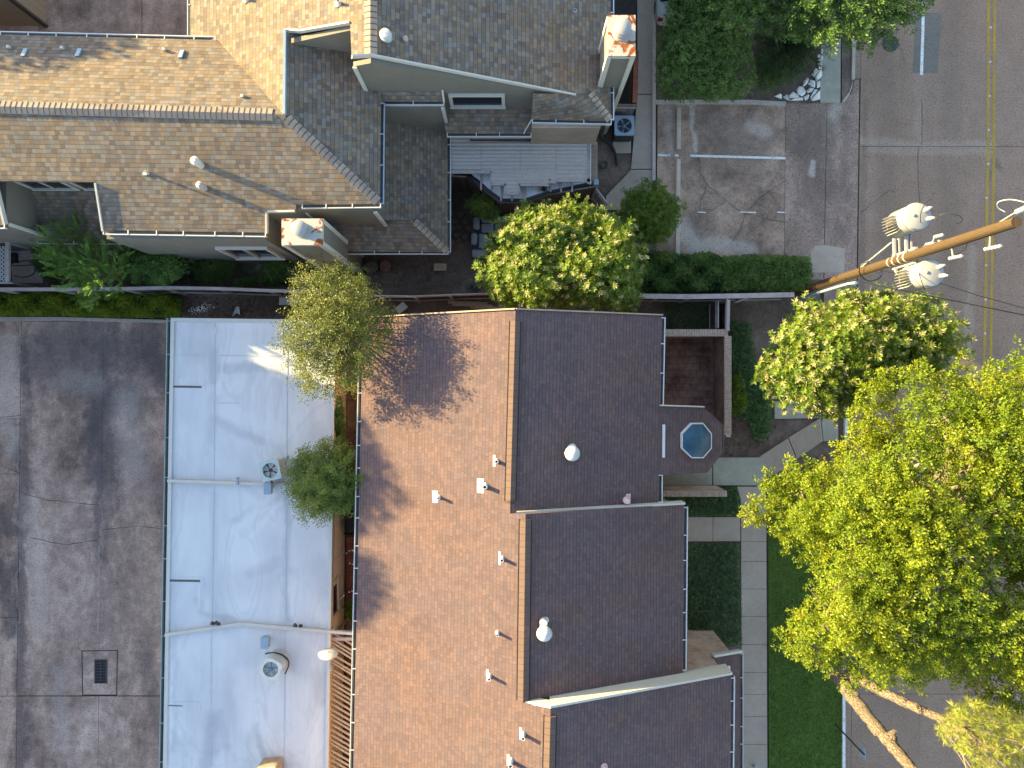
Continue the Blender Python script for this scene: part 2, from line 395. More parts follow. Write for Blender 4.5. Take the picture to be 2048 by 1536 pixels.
M['white_paint'] = m_concrete('worn_white_paint', (.36, .32, .28), (.78, .76, .70), (.84, .82, .78), 4.0, (1, 1, 1), .25, contrast=(.36, .46, .6))
M['rock'] = m_plain('white_limestone', (.72, .69, .62), .9, .16, 5, bump=.02)
M['iron'] = m_plain('cast_iron', (.075, .07, .07), .6, .3, 6, bump=.01)
M['tarp'] = m_plain('charcoal_fabric', (.02, .019, .02), .8, .3, 3)
M['terra'] = m_plain('glazed_green', (.02, .07, .06), .4, .3, 3)
M['terra2'] = m_plain('terracotta', (.30, .09, .06), .7, .3, 3)
M['porcelain'] = m_plain('white_porcelain', (0.492, 0.48, 0.459), .3, .05, 4)
M['tank'] = m_plain('pale_enamel', (0.307, 0.301, 0.289), .35, .06, 4)
M['latt'] = m_plain('white_lattice_paint', (.80, .80, .80), .6, .05, 4)
M['rust'] = None
def m_rust():
    n = NT('rusty_white_cap'); p = n.pos()
    a = n.noise(p, 1.9, 7, .62, .6); a2 = n.noise(p, 9, 4, .6)
    f = n.math('ADD', n.math('MULTIPLY', a, .8), n.math('MULTIPLY', a2, .2))
    m = n.ramp(f, [(.525, (0, 0, 0)), (.55, (1, 1, 1))])
    rc = n.ramp(n.noise(p, 6, 4), [(.35, (.15, .04, .012)), (.65, (.33, .10, .02))])
    return n.done(n.mix(m, (.40, .365, .325), rc), .7)
M['rust'] = m_rust()
def m_membrane():
    n = NT('white_roof_membrane'); p = n.pos()
    a = n.noise(n.map(p, (.75, .30, 1), (0, 0, .12)), .42, 5, .5, 1.3)     # ponding swirls
    b = n.noise(p, .30, 6, .6)
    c = n.noise(n.map(p, (2.6, .35, 1)), 1.0, 6, .7)
    base = n.ramp(a, [(.3, (.53, .535, .55)), (.44, (.60, .60, .60)), (.462, (.54, .545, .555)), (.50, (.62, .62, .615)), (.555, (.57, .575, .58)), (.57, (.64, .635, .63)), (.7, (.60, .60, .60))])
    d = n.ramp(n.math('ADD', n.math('MULTIPLY', b, .65), n.math('MULTIPLY', c, .35)), [(.47, (0, 0, 0)), (.66, (1, 1, 1))])
    col = n.mix(n.math('MULTIPLY', d, .40), base, (.34, .33, .35))
    Q = lambda *q: PS(*q, z=2.7)
    col = stain(n, p, col, [Q(440, 735, 650, 742, 0.30, 0.44), Q(432, 700, 425, 760, 0.27, 0.40), Q(428, 800, 420, 880, 0.42, 0.28), Q(435, 840, 520, 885, 0.30, 0.40), Q(430, 990, 424, 1220, 0.30, 0.28), Q(574, 990, 571, 1240, 0.25, 0.48), Q(500, 1150, 560, 1125, 0.47, 0.40), Q(430, 1170, 540, 1160, 0.95, 0.24), Q(395, 1200, 400, 1225, 0.25, 0.40), Q(400, 1225, 470, 1242, 0.19, 0.40),
                            Q(430, 1440, 412, 1530, 0.53, 0.60), Q(440, 1430, 450, 1490, 0.34, 0.40), Q(512, 1450, 528, 1510, 0.23, 0.56), Q(640, 1130, 650, 1180, 0.76, 0.32), Q(640, 880, 655, 960, 0.66, 0.32), Q(470, 1040, 560, 990, 0.23, 0.24), Q(380, 700, 420, 700, 0.76, 0.24), Q(350, 640, 348, 1500, 0.19, 0.28), Q(640, 1360, 650, 1400, 0.57, 0.40)], (.33, .335, .365), .55, 1)
    col = stain(n, p, col, [Q(440, 650, 640, 655, 0.28, 0.40), Q(445, 700, 438, 790, 0.13, 0.40), Q(440, 815, 560, 870, 0.57, 0.32), Q(470, 1060, 545, 990, 0.23, 0.40), Q(500, 1075, 560, 1010, 0.19, 0.40), Q(402, 1170, 396, 1215, 0.10, 0.48), Q(480, 1350, 500, 1450, 0.57, 0.40), Q(585, 830, 590, 900, 0.19, 0.40), Q(380, 950, 390, 1150, 0.76, 0.20)], (.68, .675, .67), .5, 2)
    s = n.noise(p, 45, 3, .7)
    col = n.mix(n.ramp(s, [(.28, (.25, .25, .25)), (.4, (0, 0, 0))]), col, (.45, .44, .44))
    return n.done(col, .55, n.bump(a, .02, .4), spec=.35)
M['membrane'] = m_membrane()
def m_grass():
    n = NT('lawn_grass'); p = n.pos()
    a = n.noise(p, .8, 7, .7); b = n.noise(p, 22, 4, .8)
    c = n.ramp(n.math('ADD', n.math('MULTIPLY', a, .4), n.math('MULTIPLY', b, .6)), [(.3, (.06, .09, .02)), (.5, (.11, .165, .034)), (.7, (.155, .215, .046))])
    return n.done(c, .9, n.bump(b, .04, 1), spec=.1)
M['grass'] = m_grass()
M['l_oak'] = m_leaf('oak_leaf', [(0.061, 0.101, 0.0117), (0.107, 0.167, 0.0117), (0.153, 0.216, 0.0117), (0.204, 0.252, 0.0126), (0.249, 0.272, 0.0174), (0.286, 0.252, 0.0339)], .45)
M['l_dark'] = m_leaf('dark_leaf', [(0.0633, 0.0978, 0.0207), (0.108, 0.161, 0.031), (0.152, 0.207, 0.0362), (0.202, 0.23, 0.0466)], .35)
M['l_priv'] = m_leaf('privet_leaf', [(0.0724, 0.117, 0.0165), (0.111, 0.172, 0.0196), (0.158, 0.227, 0.0225), (0.241, 0.28, 0.0376)], .4)
M['l_bloss'] = m_leaf('cream_blossom', [(0.33, 0.333, 0.13), (0.447, 0.414, 0.202), (0.535, 0.468, 0.259)], .35)
M['l_olive'] = m_leaf('olive_leaf', [(.06, .08, .02), (.10, .125, .028), (.145, .165, .034), (.22, .19, .055)], .35)
M['l_hedge'] = m_leaf('hedge_leaf', [(0.042, 0.084, 0.024), (0.072, 0.132, 0.0288), (0.108, 0.18, 0.0384), (0.144, 0.216, 0.054)], .3)
M['l_lime'] = m_leaf('lime_hedge_leaf', [(0.092, 0.138, 0.0092), (0.138, 0.196, 0.0115), (0.184, 0.241, 0.0138), (0.218, 0.259, 0.0207)], .35)
M['l_ivy'] = m_leaf('ivy_leaf', [(0.0345, 0.0734, 0.0281), (0.0604, 0.121, 0.0409), (0.0971, 0.172, 0.0539), (0.147, 0.237, 0.082)], .2)
M['l_locust'] = m_leaf('fern_leaf', [(0.065, 0.13, 0.039), (0.104, 0.195, 0.052), (0.156, 0.26, 0.0585), (0.221, 0.312, 0.065)], .35)
M['l_pine'] = m_leaf('pine_needle', [(0.152, 0.19, 0.0289), (0.222, 0.257, 0.0403), (0.293, 0.303, 0.0577), (0.361, 0.341, 0.0807)], .4)
M['l_palm'] = m_leaf('palm_frond', [(.015, .03, .010), (.03, .05, .014), (.05, .07, .02)], .2)
M['l_grass'] = m_leaf('grass_blade', [(0.0838, 0.15, 0.027), (0.14, 0.234, 0.036), (0.209, 0.317, 0.0539)], .2)
# ================================================================== SETTING
def struct(name, mb, m, **k): return props(mb.build(name, m, **k), kind='structure')
def pxy(*pts, z=0.0): return [P(x, y, z) for x, y in pts]
struct('ground', MB().poly([V(-300, -300, -.06), V(300, -300, -.06), V(300, 300, -.06), V(-300, 300, -.06)]), M['ground'])
def slabs(name, quads, m, z=0.0, t=.1, inset=.012, bevel=0):
    mb = MB()
    for q in quads:
        pts = [P(x, y, z) for x, y in q]
        c = sum(pts, Vector()) / len(pts)
        pts = [p + (c - p).normalized() * inset for p in pts]
        mb.slab(pts, t)
    return struct(name, mb, m)
def grid(xl, yl):
    """xl: list of (x at y0, x at y1) joint lines, straight between yl[0] and yl[-1]"""
    out = []
    y0, y1 = yl[0], yl[-1]
    X = lambda l, y: l[0] + (l[1] - l[0]) * (y - y0) / (y1 - y0)
    for a, b in zip(xl, xl[1:]):
        for u, v in zip(yl, yl[1:]):
            out.append([(X(a, u), u), (X(b, u), u), (X(b, v), v), (X(a, v), v)])
    return out
struct('joint_bed', MB().poly(pxy((-500, 600), (350, 600), (350, 1900), (-500, 1900), z=-.03)), M['joint'])
slabs('alley_pavement', grid([(43, 29), (208, 192), (352, 340)], [642, 1392, 1800]) + grid([(-330, -340), (43, 29)], [642, 838, 948, 1235, 1392, 1800]), M['alley'], inset=.022)
struct('alley_curb', MB().slab(pxy((-300, 632), (45, 634), (120, 634), (345, 640), (345, 646), (120, 641), (45, 642), (-300, 642), z=.10), .16), M['curb'])
# courtyard between the houses
struct('courtyard_pavement', MB().slab(pxy((-400, -500), (283, -500), (283, 130), (-400, 130), z=0), .1).slab(pxy((284.5, -500), (460, -500), (460, 130), (284.5, 130), z=0), .1), M['alley'])
# parking bay, apron and road
struct('parking_bed', MB().poly(pxy((1200, -400), (2500, -400), (2500, 1900), (1600, 1900), (1600, 900), (1200, 600), z=-.03)), M['joint'])
slabs('parking_pavement', grid([(1315, 1312), (1571, 1569)], [206, 560]), M['parking'], inset=.022)
slabs('parking_pavement', grid([(1571, 1569), (1599, 1594)], [200, 560]) + grid([(1599, 1594), (1654, 1647)], [200, 560]) , M['apron'], inset=.022)
slabs('driveway_apron', [[(1654, 206), (1688, 203), (1704, 182), (1709, 158), (1719, 158), (1712, 640), (1647, 640)]], M['apron'], inset=.022)
slabs('road', grid([(1731, 1696), (1846, 1836), (2200, 2190), (2700, 2690)], [-500, 293, 1388, 1950]) , M['road'], inset=.01)
slabs('road_shoulder', [[(1713, -500), (1729.5, -500), (1721, 157), (1710, 157)], [(1697, 640), (1714, 640), (1703.3, 1388), (1690, 1388)], [(1690, 1388), (1703.3, 1388), (1695.3, 1950), (1688, 1950)]], M['road'], inset=.006)
struct('road_patch', MB().slab(pxy((1831, 25), (1884, 25), (1875, 146), (1826, 146), z=.006), .02), m_concrete('patch_asphalt', (.17, .145, .12), (.21, .18, .15), (.24, .205, .175), .8, speck=.3))
struct('apron_patch', MB().slab(pxy((1622, 505), (1630, 492), (1650, 490), (1690, 497), (1688, 545), (1620, 545), z=.006), .02), M['walk'])
def strip(name, pts, w, m, z=.006, t=.008, jag=0.0, tips=True):
    mb = MB(); rnd = random.Random(len(name) + int(pts[0][0]))
    q = []
    for (a, b) in zip(pts, pts[1:]):
        n = max(1, int(math.hypot(b[0] - a[0], b[1] - a[1]) / 12)) if jag else 1
        for i in range(n):
            t_ = i / n; q.append((a[0] + (b[0] - a[0]) * t_ + (rnd.uniform(-jag, jag) if i else 0), a[1] + (b[1] - a[1]) * t_ + (rnd.uniform(-jag, jag) if i else 0)))
    q.append(pts[-1])
    L, Rr = [], []
    for i, p in enumerate(q):
        a = q[max(0, i - 1)]; b = q[min(len(q) - 1, i + 1)]
        dx, dy = b[0] - a[0], b[1] - a[1]; l = math.hypot(dx, dy) or 1
        ww = w / 2 * (rnd.uniform(.5, 1.4) if jag else 1) / S
        L.append(P(p[0] - dy / l * ww, p[1] + dx / l * ww, z)); Rr.append(P(p[0] + dy / l * ww, p[1] - dx / l * ww, z))
    for i in range(len(q) - 1):
        mb.slab([L[i], Rr[i], Rr[i + 1], L[i + 1]], t)
    return struct(name, mb, m)
# painted lines
strip('yellow_line', [(1979, -300), (1976, 300), (1966, 900), (1956, 1500), (1952, 1900)], .12, M['yellow'])
strip('yellow_line', [(1991, -300), (1988, 300), (1979, 900), (1969, 1500), (1965, 1900)], .12, M['yellow'])
strip('lane_line', [(1849, -300), (1846, 60), (1843, 150)], .13, M['white_paint'], z=.012)
for a, b in ((1316, 1340), (1350, 1357), (1380, 1571)):
    strip('stall_line', [(a, 310 + (a - 1316) * .02), (b, 310 + (b - 1316) * .025)], .10, M['white_paint'])
for a, b in ((1396, 1412), (1480, 1512), (1555, 1570)):
    strip('stall_line', [(a, 424), (b, 425)], .05, M['white_paint'])
strip('curb_paint', [(1689, 1330), (1688, 1400), (1687, 1900)], .11, M['white_paint'], z=.125)
strip('curb_paint', [(1694, 838), (1692, 905)], .13, M['white_paint'], z=.125)
# cracks in the concrete
for i, c in enumerate(([(1396, 300), (1400, 345), (1412, 368), (1450, 400), (1490, 427), (1520, 395), (1571, 362)], [(1412, 368), (1402, 400), (1396, 430)],
          [(1490, 427), (1484, 450), (1466, 482)], [(1397, 415), (1425, 420), (1450, 405)], [(1490, 427), (1540, 440), (1570, 444)],
          [(1721, 425), (1780, 380), (1790, 385)], [(1838, 295), (1836, 330), (1839, 395), (1835, 450)], [(1843, 200), (1846, 250), (1843, 290)])):
    strip('pavement_crack', c, .02, M['joint'], z=.004, t=.006, jag=2.0)
for c in ([(-200, 850), (43, 830)], [(0, 930), (40, 946)], [(43, 985), (90, 1000), (200, 1010)], [(60, 1075), (130, 1090), (195, 1080)], [(205, 1060), (270, 1052), (340, 1060)]):
    strip('pavement_crack', c, .02, M['joint'], z=.004, t=.006, jag=1.2)
struct('drain_slab', MB().slab(pxy((163, 1301), (236, 1300), (234, 1391), (164, 1391), z=.004), .05), M['joint'])
struct('drain_slab', MB().slab(pxy((165, 1303), (234, 1302), (232, 1389), (166, 1389), z=.012), .05), M['alley'])
# kerbs and verge
def kerb(name, pts, w, z=.12, m=None, gap=True):
    mb = MB()
    for a, b in zip(pts, pts[1:]):
        pa, pb = P(*a, z), P(*b, z)
        mb.bar(pa + V(0, 0, -.1), pb + V(0, 0, -.1), w, .2)
    return struct(name, mb, m or M['curb'])
kerb('kerb', [(1309, -300), (1308, 360)], .14)
kerb('kerb', [(1312, 203), (1430, 203), (1500, 203), (1572, 207)], .16)
kerb('kerb', [(1711, -300), (1708, 110), (1707, 158)], .13)
kerb('kerb', [(1704, 162), (1702, 175), (1696, 190), (1686, 203)], .1, z=.05)
kerb('kerb', [(1694, 640), (1692, 905), (1689, 1330), (1687, 1900)], .15)
struct('verge', MB().slab(pxy((1682, -300), (1706, -300), (1705, 165), (1698, 185), (1684, 203), z=.05), .1), M['soil'])
# footpaths
slabs('sidewalk', grid([(1644, 1641), (1684, 1681)], [-300, 95, 205]), M['walk_blue'], z=.07)
slabs('footpath', [[(1274, -300), (1304, -300), (1305, 188), (1275, 188)], [(1275, 189), (1305, 189), (1304, 338), (1262, 338)], [(1262, 339), (1304, 339), (1306, 420), (1210, 420), (1212, 392)]], M['walk'], z=.05)
slabs('sidewalk', grid([(1482, 1484), (1533, 1536)], [1035, 1083, 1123, 1178, 1233, 1289, 1345, 1389, 1433, 1489, 1560, 1640, 1720, 1800]), M['walk'], z=.05)
slabs('footpath', [[(1474, 973), (1532, 973), (1533, 1034), (1482, 1034), (1481, 1000)]], M['walk'], z=.05)
slabs('footpath', grid([(1300, 1300), (1426, 1426), (1481, 1481)], [1034, 1083]), M['walk'], z=.05)
slabs('doorstep_slab', [[(1426, 915), (1532, 915), (1533, 971), (1426, 971)], [(1290, 915), (1425, 915), (1425, 971), (1290, 971)]], M['walk_blue'], z=.08)
rm = MB()
for (q0, q1, q2, q3) in (((1519, 914), (1576, 877), (1593, 918), (1541, 955)), ((1578, 876), (1641, 836), (1646, 882), (1595, 917))):
    n = 16
    for i in range(n):
        t0, t1 = i / n, (i + .62) / n
        L = lambda a, b, t: (a[0] + (b[0] - a[0]) * t, a[1] + (b[1] - a[1]) * t)
        rm.slab([P(*L(q0, q1, t0), .085), P(*L(q0, q1, t1), .085), P(*L(q3, q2, t1), .085), P(*L(q3, q2, t0), .085)], .03)
    rm.slab([P(*q, .07) for q in (q0, q1, q2, q3)], .1)
struct('ribbed_ramp', rm, M['walk'])
slabs('footpath', [[(1643, 837), (1677, 838), (1677, 882), (1647, 883)], [(1549, 803), (1643, 800), (1643, 836), (1549, 838)]], M['walk_blue'], z=.07)
# beds, lawn, patio
struct('lawn', MB().slab(pxy((1537, 1010), (1688, 1010), (1686, 1900), (1539, 1900), z=.03), .1), M['grass'])
struct('garden_bed', MB().slab(pxy((-400, 485), (1290, 485), (1640, 520), (1640, 960), (1430, 960), (1430, 660), (330, 660), (330, 636), (-400, 632), z=-.01), .1), M['soil'])
struct('garden_bed', MB().slab(pxy((1537, 840), (1686, 840), (1686, 1012), (1537, 1012), z=0), .1), M['soil'])
struct('garden_bed', MB().slab(pxy((1200, 230), (1262, 230), (1262, 338), (1210, 395), (1190, 410), (1150, 410), z=-.005), .1), M['soil'])
struct('garden_bed', MB().slab(pxy((1310, -300), (1642, -300), (1642, 206), (1310, 206), z=.04), .1), M['soil'])
struct('ivy_bed', MB().slab(pxy((1300, 973), (1481, 973), (1481, 1033), (1300, 1033), z=.02), .1).slab(pxy((1300, 1084), (1483, 1084), (1483, 1300), (1300, 1300), z=.02), .1), M['soil'])
struct('patio_floor', MB().slab(pxy((1240, 665), (1440, 665), (1440, 870), (1240, 870), z=.03), .1), M['tile'])
struct('side_yard_floor', MB().slab(pxy((693, 1062), (790, 1062), (790, 1230), (693, 1230), z=.06), .1), M['red_wood'])
struct('side_yard_floor', MB().slab(pxy((693, 650), (790, 650), (790, 1061), (693, 1061), z=.02), .1).slab(pxy((693, 1231), (790, 1231), (790, 1800), (693, 1800), z=.02), .1), M['soil'])
# garden paving under the plants
struct('stepping_path', MB().slab(pxy((20, 500), (68, 500), (84, 520), (85, 566), (25, 566), z=.02), .06), M['curb'])

# ================================================================== BUILDING HELPERS
def gutter(parent, p, q, out, m, w=.12, h=.11, step=.95, strap=True):
    """open trough hung outside a roof edge: p to q along the edge, out = outward direction"""
    p, q, o = Vector(p), Vector(q), Vector(out).normalized()
    mb = MB()
    mb.bar(p + o * (w * .5) + V(0, 0, -h), q + o * (w * .5) + V(0, 0, -h), w, .012, 1)
    mb.bar(p + o * w + V(0, 0, -h * .5 + .02), q + o * w + V(0, 0, -h * .5 + .02), .032, h, 0)
    d = (q - p); n = max(1, int(d.length / step))
    if strap:
        for i in range(n + 1):
            c = p + d * min(.995, max(.005, (i + .5 * (0 < i < n) * random.uniform(-.3, .3)) / n))
            mb.bar(c - o * .02 + V(0, 0, .028), c + o * w + V(0, 0, .028), .035, .014, 0)
    return mb.build('gutter', [m, M['gutterin']], parent)
def window(parent, c, w, h, nrm, depth=.07, fr=.09, bars=0, m=None):
    """framed window on a vertical wall: centre c on the wall face, nrm outward"""
    nrm = Vector(nrm).normalized(); u = ZUP.cross(nrm)
    f = MB(); a = c + nrm * depth / 2
    f.bar(a - u * (w / 2) + ZUP * (h / 2), a + u * (w / 2) + ZUP * (h / 2), depth, fr)
    f.bar(a - u * (w / 2 + .02) - ZUP * (h / 2), a + u * (w / 2 + .02) - ZUP * (h / 2), depth * 1.5, fr)
    for s in (-1, 1): f.bar(a + u * (s * (w / 2 - fr / 2 - .001)) - ZUP * (h / 2 - fr / 2), a + u * (s * (w / 2 - fr / 2 - .001)) + ZUP * (h / 2 - fr / 2), fr, depth * .96, up=nrm)
    for i in range(bars):
        x = -w / 2 + w * (i + 1) / (bars + 1)
        f.bar(a + u * x - ZUP * (h / 2 - fr / 2), a + u * x + ZUP * (h / 2 - fr / 2), .04, depth * .8, up=nrm)
    fo = f.build('window', m or M['trim'], parent)
    g = MB(); e = c + nrm * .02
    g.idx([e - u * (w / 2 - fr) - ZUP * (h / 2 - fr), e + u * (w / 2 - fr) - ZUP * (h / 2 - fr), e + u * (w / 2 - fr) + ZUP * (h / 2 - fr), e - u * (w / 2 - fr) + ZUP * (h / 2 - fr)], [(0, 1, 2, 3)])
    g.build('pane', M['glass'], fo)
    return fo
def rect(x0, x1, y0, y1): return [(x0, y0), (x1, y0), (x1, y1), (x0, y1)]

# ================================================================== TOWNHOUSE ROW WITH BROWN ROOF
tr = thing('townhouse_row', 'brick townhouses under one long brown shingle roof with stepped ridges, beside the flat white roof', 'townhouses', P(1024, 1100, 0))
ZE, ZR1, ZR2, ZR3 = 4.9, 6.9, 7.05, 7.35
def split(a, b, t): return a + (b - a) * t
SLP = .364
wl0 = lambda Y: -5.525 + .0215 * (Y - 2.41)                            # west eave: X at a given Y
def onTW(px, py):     # point of the long west slope under a pixel
    z = 6
    for _ in range(12):
        p = P(px, py, z); z = ZE + SLP * (p.x - wl0(p.y))
    return P(px, py, z)
nw, ne = V(wl0(P(0, 637, ZE).y), P(0, 637, ZE).y, ZE), P(1324, 632, ZE)
def wl(y): Y = P(0, y, ZE).y; return V(wl0(Y), Y, ZE)
def weave(r): return V(wl0(r.y), r.y, ZE)
r1n, r1s = onTW(1031, 620), onTW(1020, 1027)
r2n, r2s = onTW(1051, 1028), onTW(1046, 1405)
r3n, r3s = onTW(1101, 1415), onTW(1090, 1850)
ZR1, ZR2, ZR3 = r1s.z, r2s.z, r3s.z
e1s = P(1318, 1006, ZE); e2n, e2s = P(1369, 1008, ZE), P(1366, 1347, ZE); e3n, e3s = P(1463, 1348, 4.85), P(1458, 1850, 4.85)
RT = .16
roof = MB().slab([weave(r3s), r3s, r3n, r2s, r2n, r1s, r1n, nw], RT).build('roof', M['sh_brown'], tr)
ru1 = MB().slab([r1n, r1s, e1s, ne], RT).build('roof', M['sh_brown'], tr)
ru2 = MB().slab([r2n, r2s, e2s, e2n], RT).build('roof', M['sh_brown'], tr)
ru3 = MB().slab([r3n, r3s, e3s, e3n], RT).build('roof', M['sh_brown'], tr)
# stepped party walls between the roofs
def party(a, b, t, dz0, m):
    mb = MB(); d = V(0, t, 0)
    top = [a + V(0, 0, .05), b + V(0, 0, .05)]
    mb.idx([top[0] - d / 2, top[1] - d / 2, top[1] + d / 2, top[0] + d / 2, a - d / 2 - V(0, 0, dz0), b - d / 2 - V(0, 0, dz0), b + d / 2 - V(0, 0, dz0), a + d / 2 - V(0, 0, dz0)],
           [(0, 1, 2, 3), (4, 5, 1, 0), (5, 6, 2, 1), (6, 7, 3, 2), (7, 4, 0, 3), (7, 6, 5, 4)])
    return mb.build('party_wall', m, tr)
party(r2n + V(-.3, .02, -.16), e2n + V(.02, .02, 0), .07, .5, M['trim'])
party(r3n + V(-.85, .03, -.38), r3n + V(0, .03, 0), .08, .4, M['trim'])
party(r3n + V(0, .03, 0), e3n + V(.02, .03, 0), .08, .8, M['trim'])
MB().bar(r1n + V(0, .04, -.04), nw + V(0, .04, -.04), .05, .2).build('rake_board', M['wood_tan'], tr)
MB().bar(r1n + V(0, .04, -.04), ne + V(0, .04, -.04), .05, .2).build('rake_board', M['wood_tan'], tr)
# vented ridge caps: a raised saddle of cap shingles with open dark slots along both edges
def ridge_cap(a, b, half, slope, par, m, t=.05, lift=.035, name='ridge_cap'):
    d = (b - a).normalized(); s = d.cross(ZUP).normalized()
    mb = MB(); n = max(3, int((b - a).length / .22))
    for k in (-1, 1):
        q = [a + V(0, 0, lift + t), b + V(0, 0, lift + t), b + s * (k * half) + V(0, 0, lift + t - half * slope), a + s * (k * half) + V(0, 0, lift + t - half * slope)]
        mb.slab(q, t)
    o = mb.build(name, m, par)
    sl = MB()
    for k in (-1, 1):
        sl.bar(a + s * (k * (half + .012)) + V(0, 0, lift - half * slope), b + s * (k * (half + .012)) + V(0, 0, lift - half * slope), .05, .07)
    sl.build('vent_slot', M['black'], par)
    return o
ridge_cap(split(r1n, r1s, .055), split(r1n, r1s, .94), .17, .364, roof, M['ridge_brown'])
ridge_cap(split(r2n, r2s, .03), split(r2n, r2s, .99), .19, .364, roof, M['ridge_brown'])
ridge_cap(split(r3n, r3s, .04), split(r3n, r3s, .99), .19, .364, roof, M['ridge_brown'])
# gutters
gutter(tr, nw + V(0, -.1, -.02), weave(r3s) + V(0, 0, -.02), V(-1, 0, 0), M['offwhite'], .13, .12, .9)
gutter(tr, ne + V(0, -.05, -.02), P(1320, 812, ZE - .02), V(1, 0, 0), M['white'], .12, .12, .95)
gutter(tr, P(1318, 950, ZE - .02), e1s + V(0, .03, -.02), V(1, 0, 0), M['white'], .12, .12, .6)
gutter(tr, e2n + V(0, -.1, -.02), e2s + V(0, .1, -.02), V(1, 0, 0), M['white'], .12, .12, .9)
gutter(tr, e3n + V(0, -.1, -.02), e3s + V(0, 0, -.02), V(1, 0, 0), M['white'], .12, .12, .9)
# brick bodies
bx = lambda p: p.x
MB().prism([(nw.x + .35, nw.y - .25), (ne.x - .4, ne.y - .25), (e1s.x - .4, e1s.y), (wl(1027).x + .4, e1s.y)], 0, 4.72).build('wall', M['brick'], tr)
MB().prism([(wl(1027).x + .4, e2n.y), (e2n.x - .42, e2n.y - .05), (e2s.x - .42, e2s.y), (wl(1405).x + .4, e2s.y)], 0, 4.72).build('wall', M['brick'], tr)
MB().prism([(wl(1405).x + .4, e2s.y - .01), (7.9, e2s.y - .06), (7.9, -22), (wl(1405).x + .2, -22)], 0, 4.66).build('wall', M['brick'], tr)
gy = nw.y - .3
MB().poly([V(nw.x + .4, gy, 4.7), V(ne.x - .4, gy, 4.7), V(r1n.x, gy, 6.7)]).poly([V(r1n.x, gy - .15, 6.7), V(ne.x - .4, gy - .15, 4.7), V(nw.x + .4, gy - .15, 4.7)]).build('gable_wall', M['stucco'], tr)
# ground-floor projection of the last unit with its lean-to roof
MB().prism([(7.91, e2s.y - .07), (8.8, e2s.y - .07), (8.8, -22), (7.91, -22)], 0, 2.72).build('wall', M['brick'], tr)
lr = MB().slab([V(7.92, e2s.y + .02, 3.35), V(7.92, -22, 3.35), V(9.12, -22, 2.88), V(9.12, e2s.y + .02, 2.88)], .1)
lro = lr.build('roof', M['sh_brown'], tr)
MB().bar(V(7.88, e2s.y + .07, 3.36), V(9.14, e2s.y + .07, 2.87), .09, .2).build('rake_board', M['trim'], tr)
gutter(tr, V(9.12, e2s.y + .02, 2.87), V(9.12, -22, 2.87), V(1, 0, 0), M['white'], .1, .1, .9)
ds = MB(); ds.tube([P(1462, 1345, 4.75), P(1457, 1342, 4.2), P(1440, 1345, 3.9)], .04, 8).bar(P(1458, 1332, 4.4), P(1458, 1346, 4.4), .09, .07)
ds.build('downspout', M['white'], tr)
# porch roof with a clipped corner, running on from the first unit
def zpl(x): return ZE - (x - 5.55) * .364
pp = []
for (x, y) in ((1319, 812), (1406, 815), (1446, 852), (1446, 905), (1414, 946), (1319, 950)):
    z = 4.5
    for _ in range(6): z = zpl(P(x, y, z).x) - (.012 if x > 1330 else .012)
    pp.append(P(x, y, z))
pr = MB().slab(pp, .18).build('porch_roof', M['sh_brown'], tr)
MB().bar(pp[0] + V(0, .03, 0), pp[1] + V(0, .03, 0), .05, .2).build('fascia', M['trim'], tr)
MB().bar(pp[1] + V(.012, .012, -.05), pp[2] + V(.012, .012, -.05), .03, .16).bar(pp[2] + V(.015, 0, -.05), pp[3] + V(.015, 0, -.05), .03, .16).build('fascia', M['ridge_brown'], tr)
fl = MB(); z_ = zpl(5.75)
fl.bar(P(1327.5, 849, z_ + .05), P(1327, 915, z_ + .05), .1, .06).build('flashing', M['white'], pr)
MB().prism([(5.2, pp[0].y - .5), (7.2, pp[0].y - .5), (7.6, pp[2].y - .3), (7.6, pp[3].y + .3), (7.2, pp[4].y + .6), (5.2, pp[4].y + .6)], 0, 3.85).build('wall', M['brick_dark'], tr)
# octagonal skylight
oc = []
for (x, y) in ((1383.5, 846), (1407, 846), (1424, 867), (1424, 897), (1407, 916.5), (1383.5, 916.5), (1363.5, 897), (1363.5, 867)):
    z = 4.4
    for _ in range(6): z = zpl(P(x, y, z).x) + .24
    oc.append(P(x, y, z))
cen = sum(oc, Vector()) / 8
sk = MB()
ins = [cen + (p - cen) * .93 for p in oc]
for i in range(8):
    j = (i + 1) % 8
    sk.idx([oc[i], oc[j], ins[j], ins[i], oc[i] - V(0, 0, .32), oc[j] - V(0, 0, .32), ins[j] - V(0, 0, .12), ins[i] - V(0, 0, .12)], [(0, 3, 2, 1)[::-1], (4, 5, 1, 0), (3, 2, 6, 7)])
sko = sk.build('skylight', M['white'], pr)
def m_dome():
    n = NT('blue_dome_acrylic'); p = n.pos()
    return n.done(n.ramp(n.noise(p, 2.2, 5, .6), [(.3, (.022, .06, .10)), (.65, (.045, .10, .15)), (.8, (.06, .10, .13))]), .35, spec=.25)
M['dome'] = m_dome()
dm = MB(); rings = [[cen + (p - cen) * s_ + V(0, 0, -.05 + .20 * (1 - s_ * s_)) for p in oc] for s_ in (.935, .75, .5, .25)]
for a_, b_ in zip(rings, rings[1:]):
    for i in range(8): dm.idx([a_[i], a_[(i + 1) % 8], b_[(i + 1) % 8], b_[i]], [(0, 1, 2, 3)])
dm.poly(rings[-1]); dm.build('dome', M['dome'], sko, smooth=True)
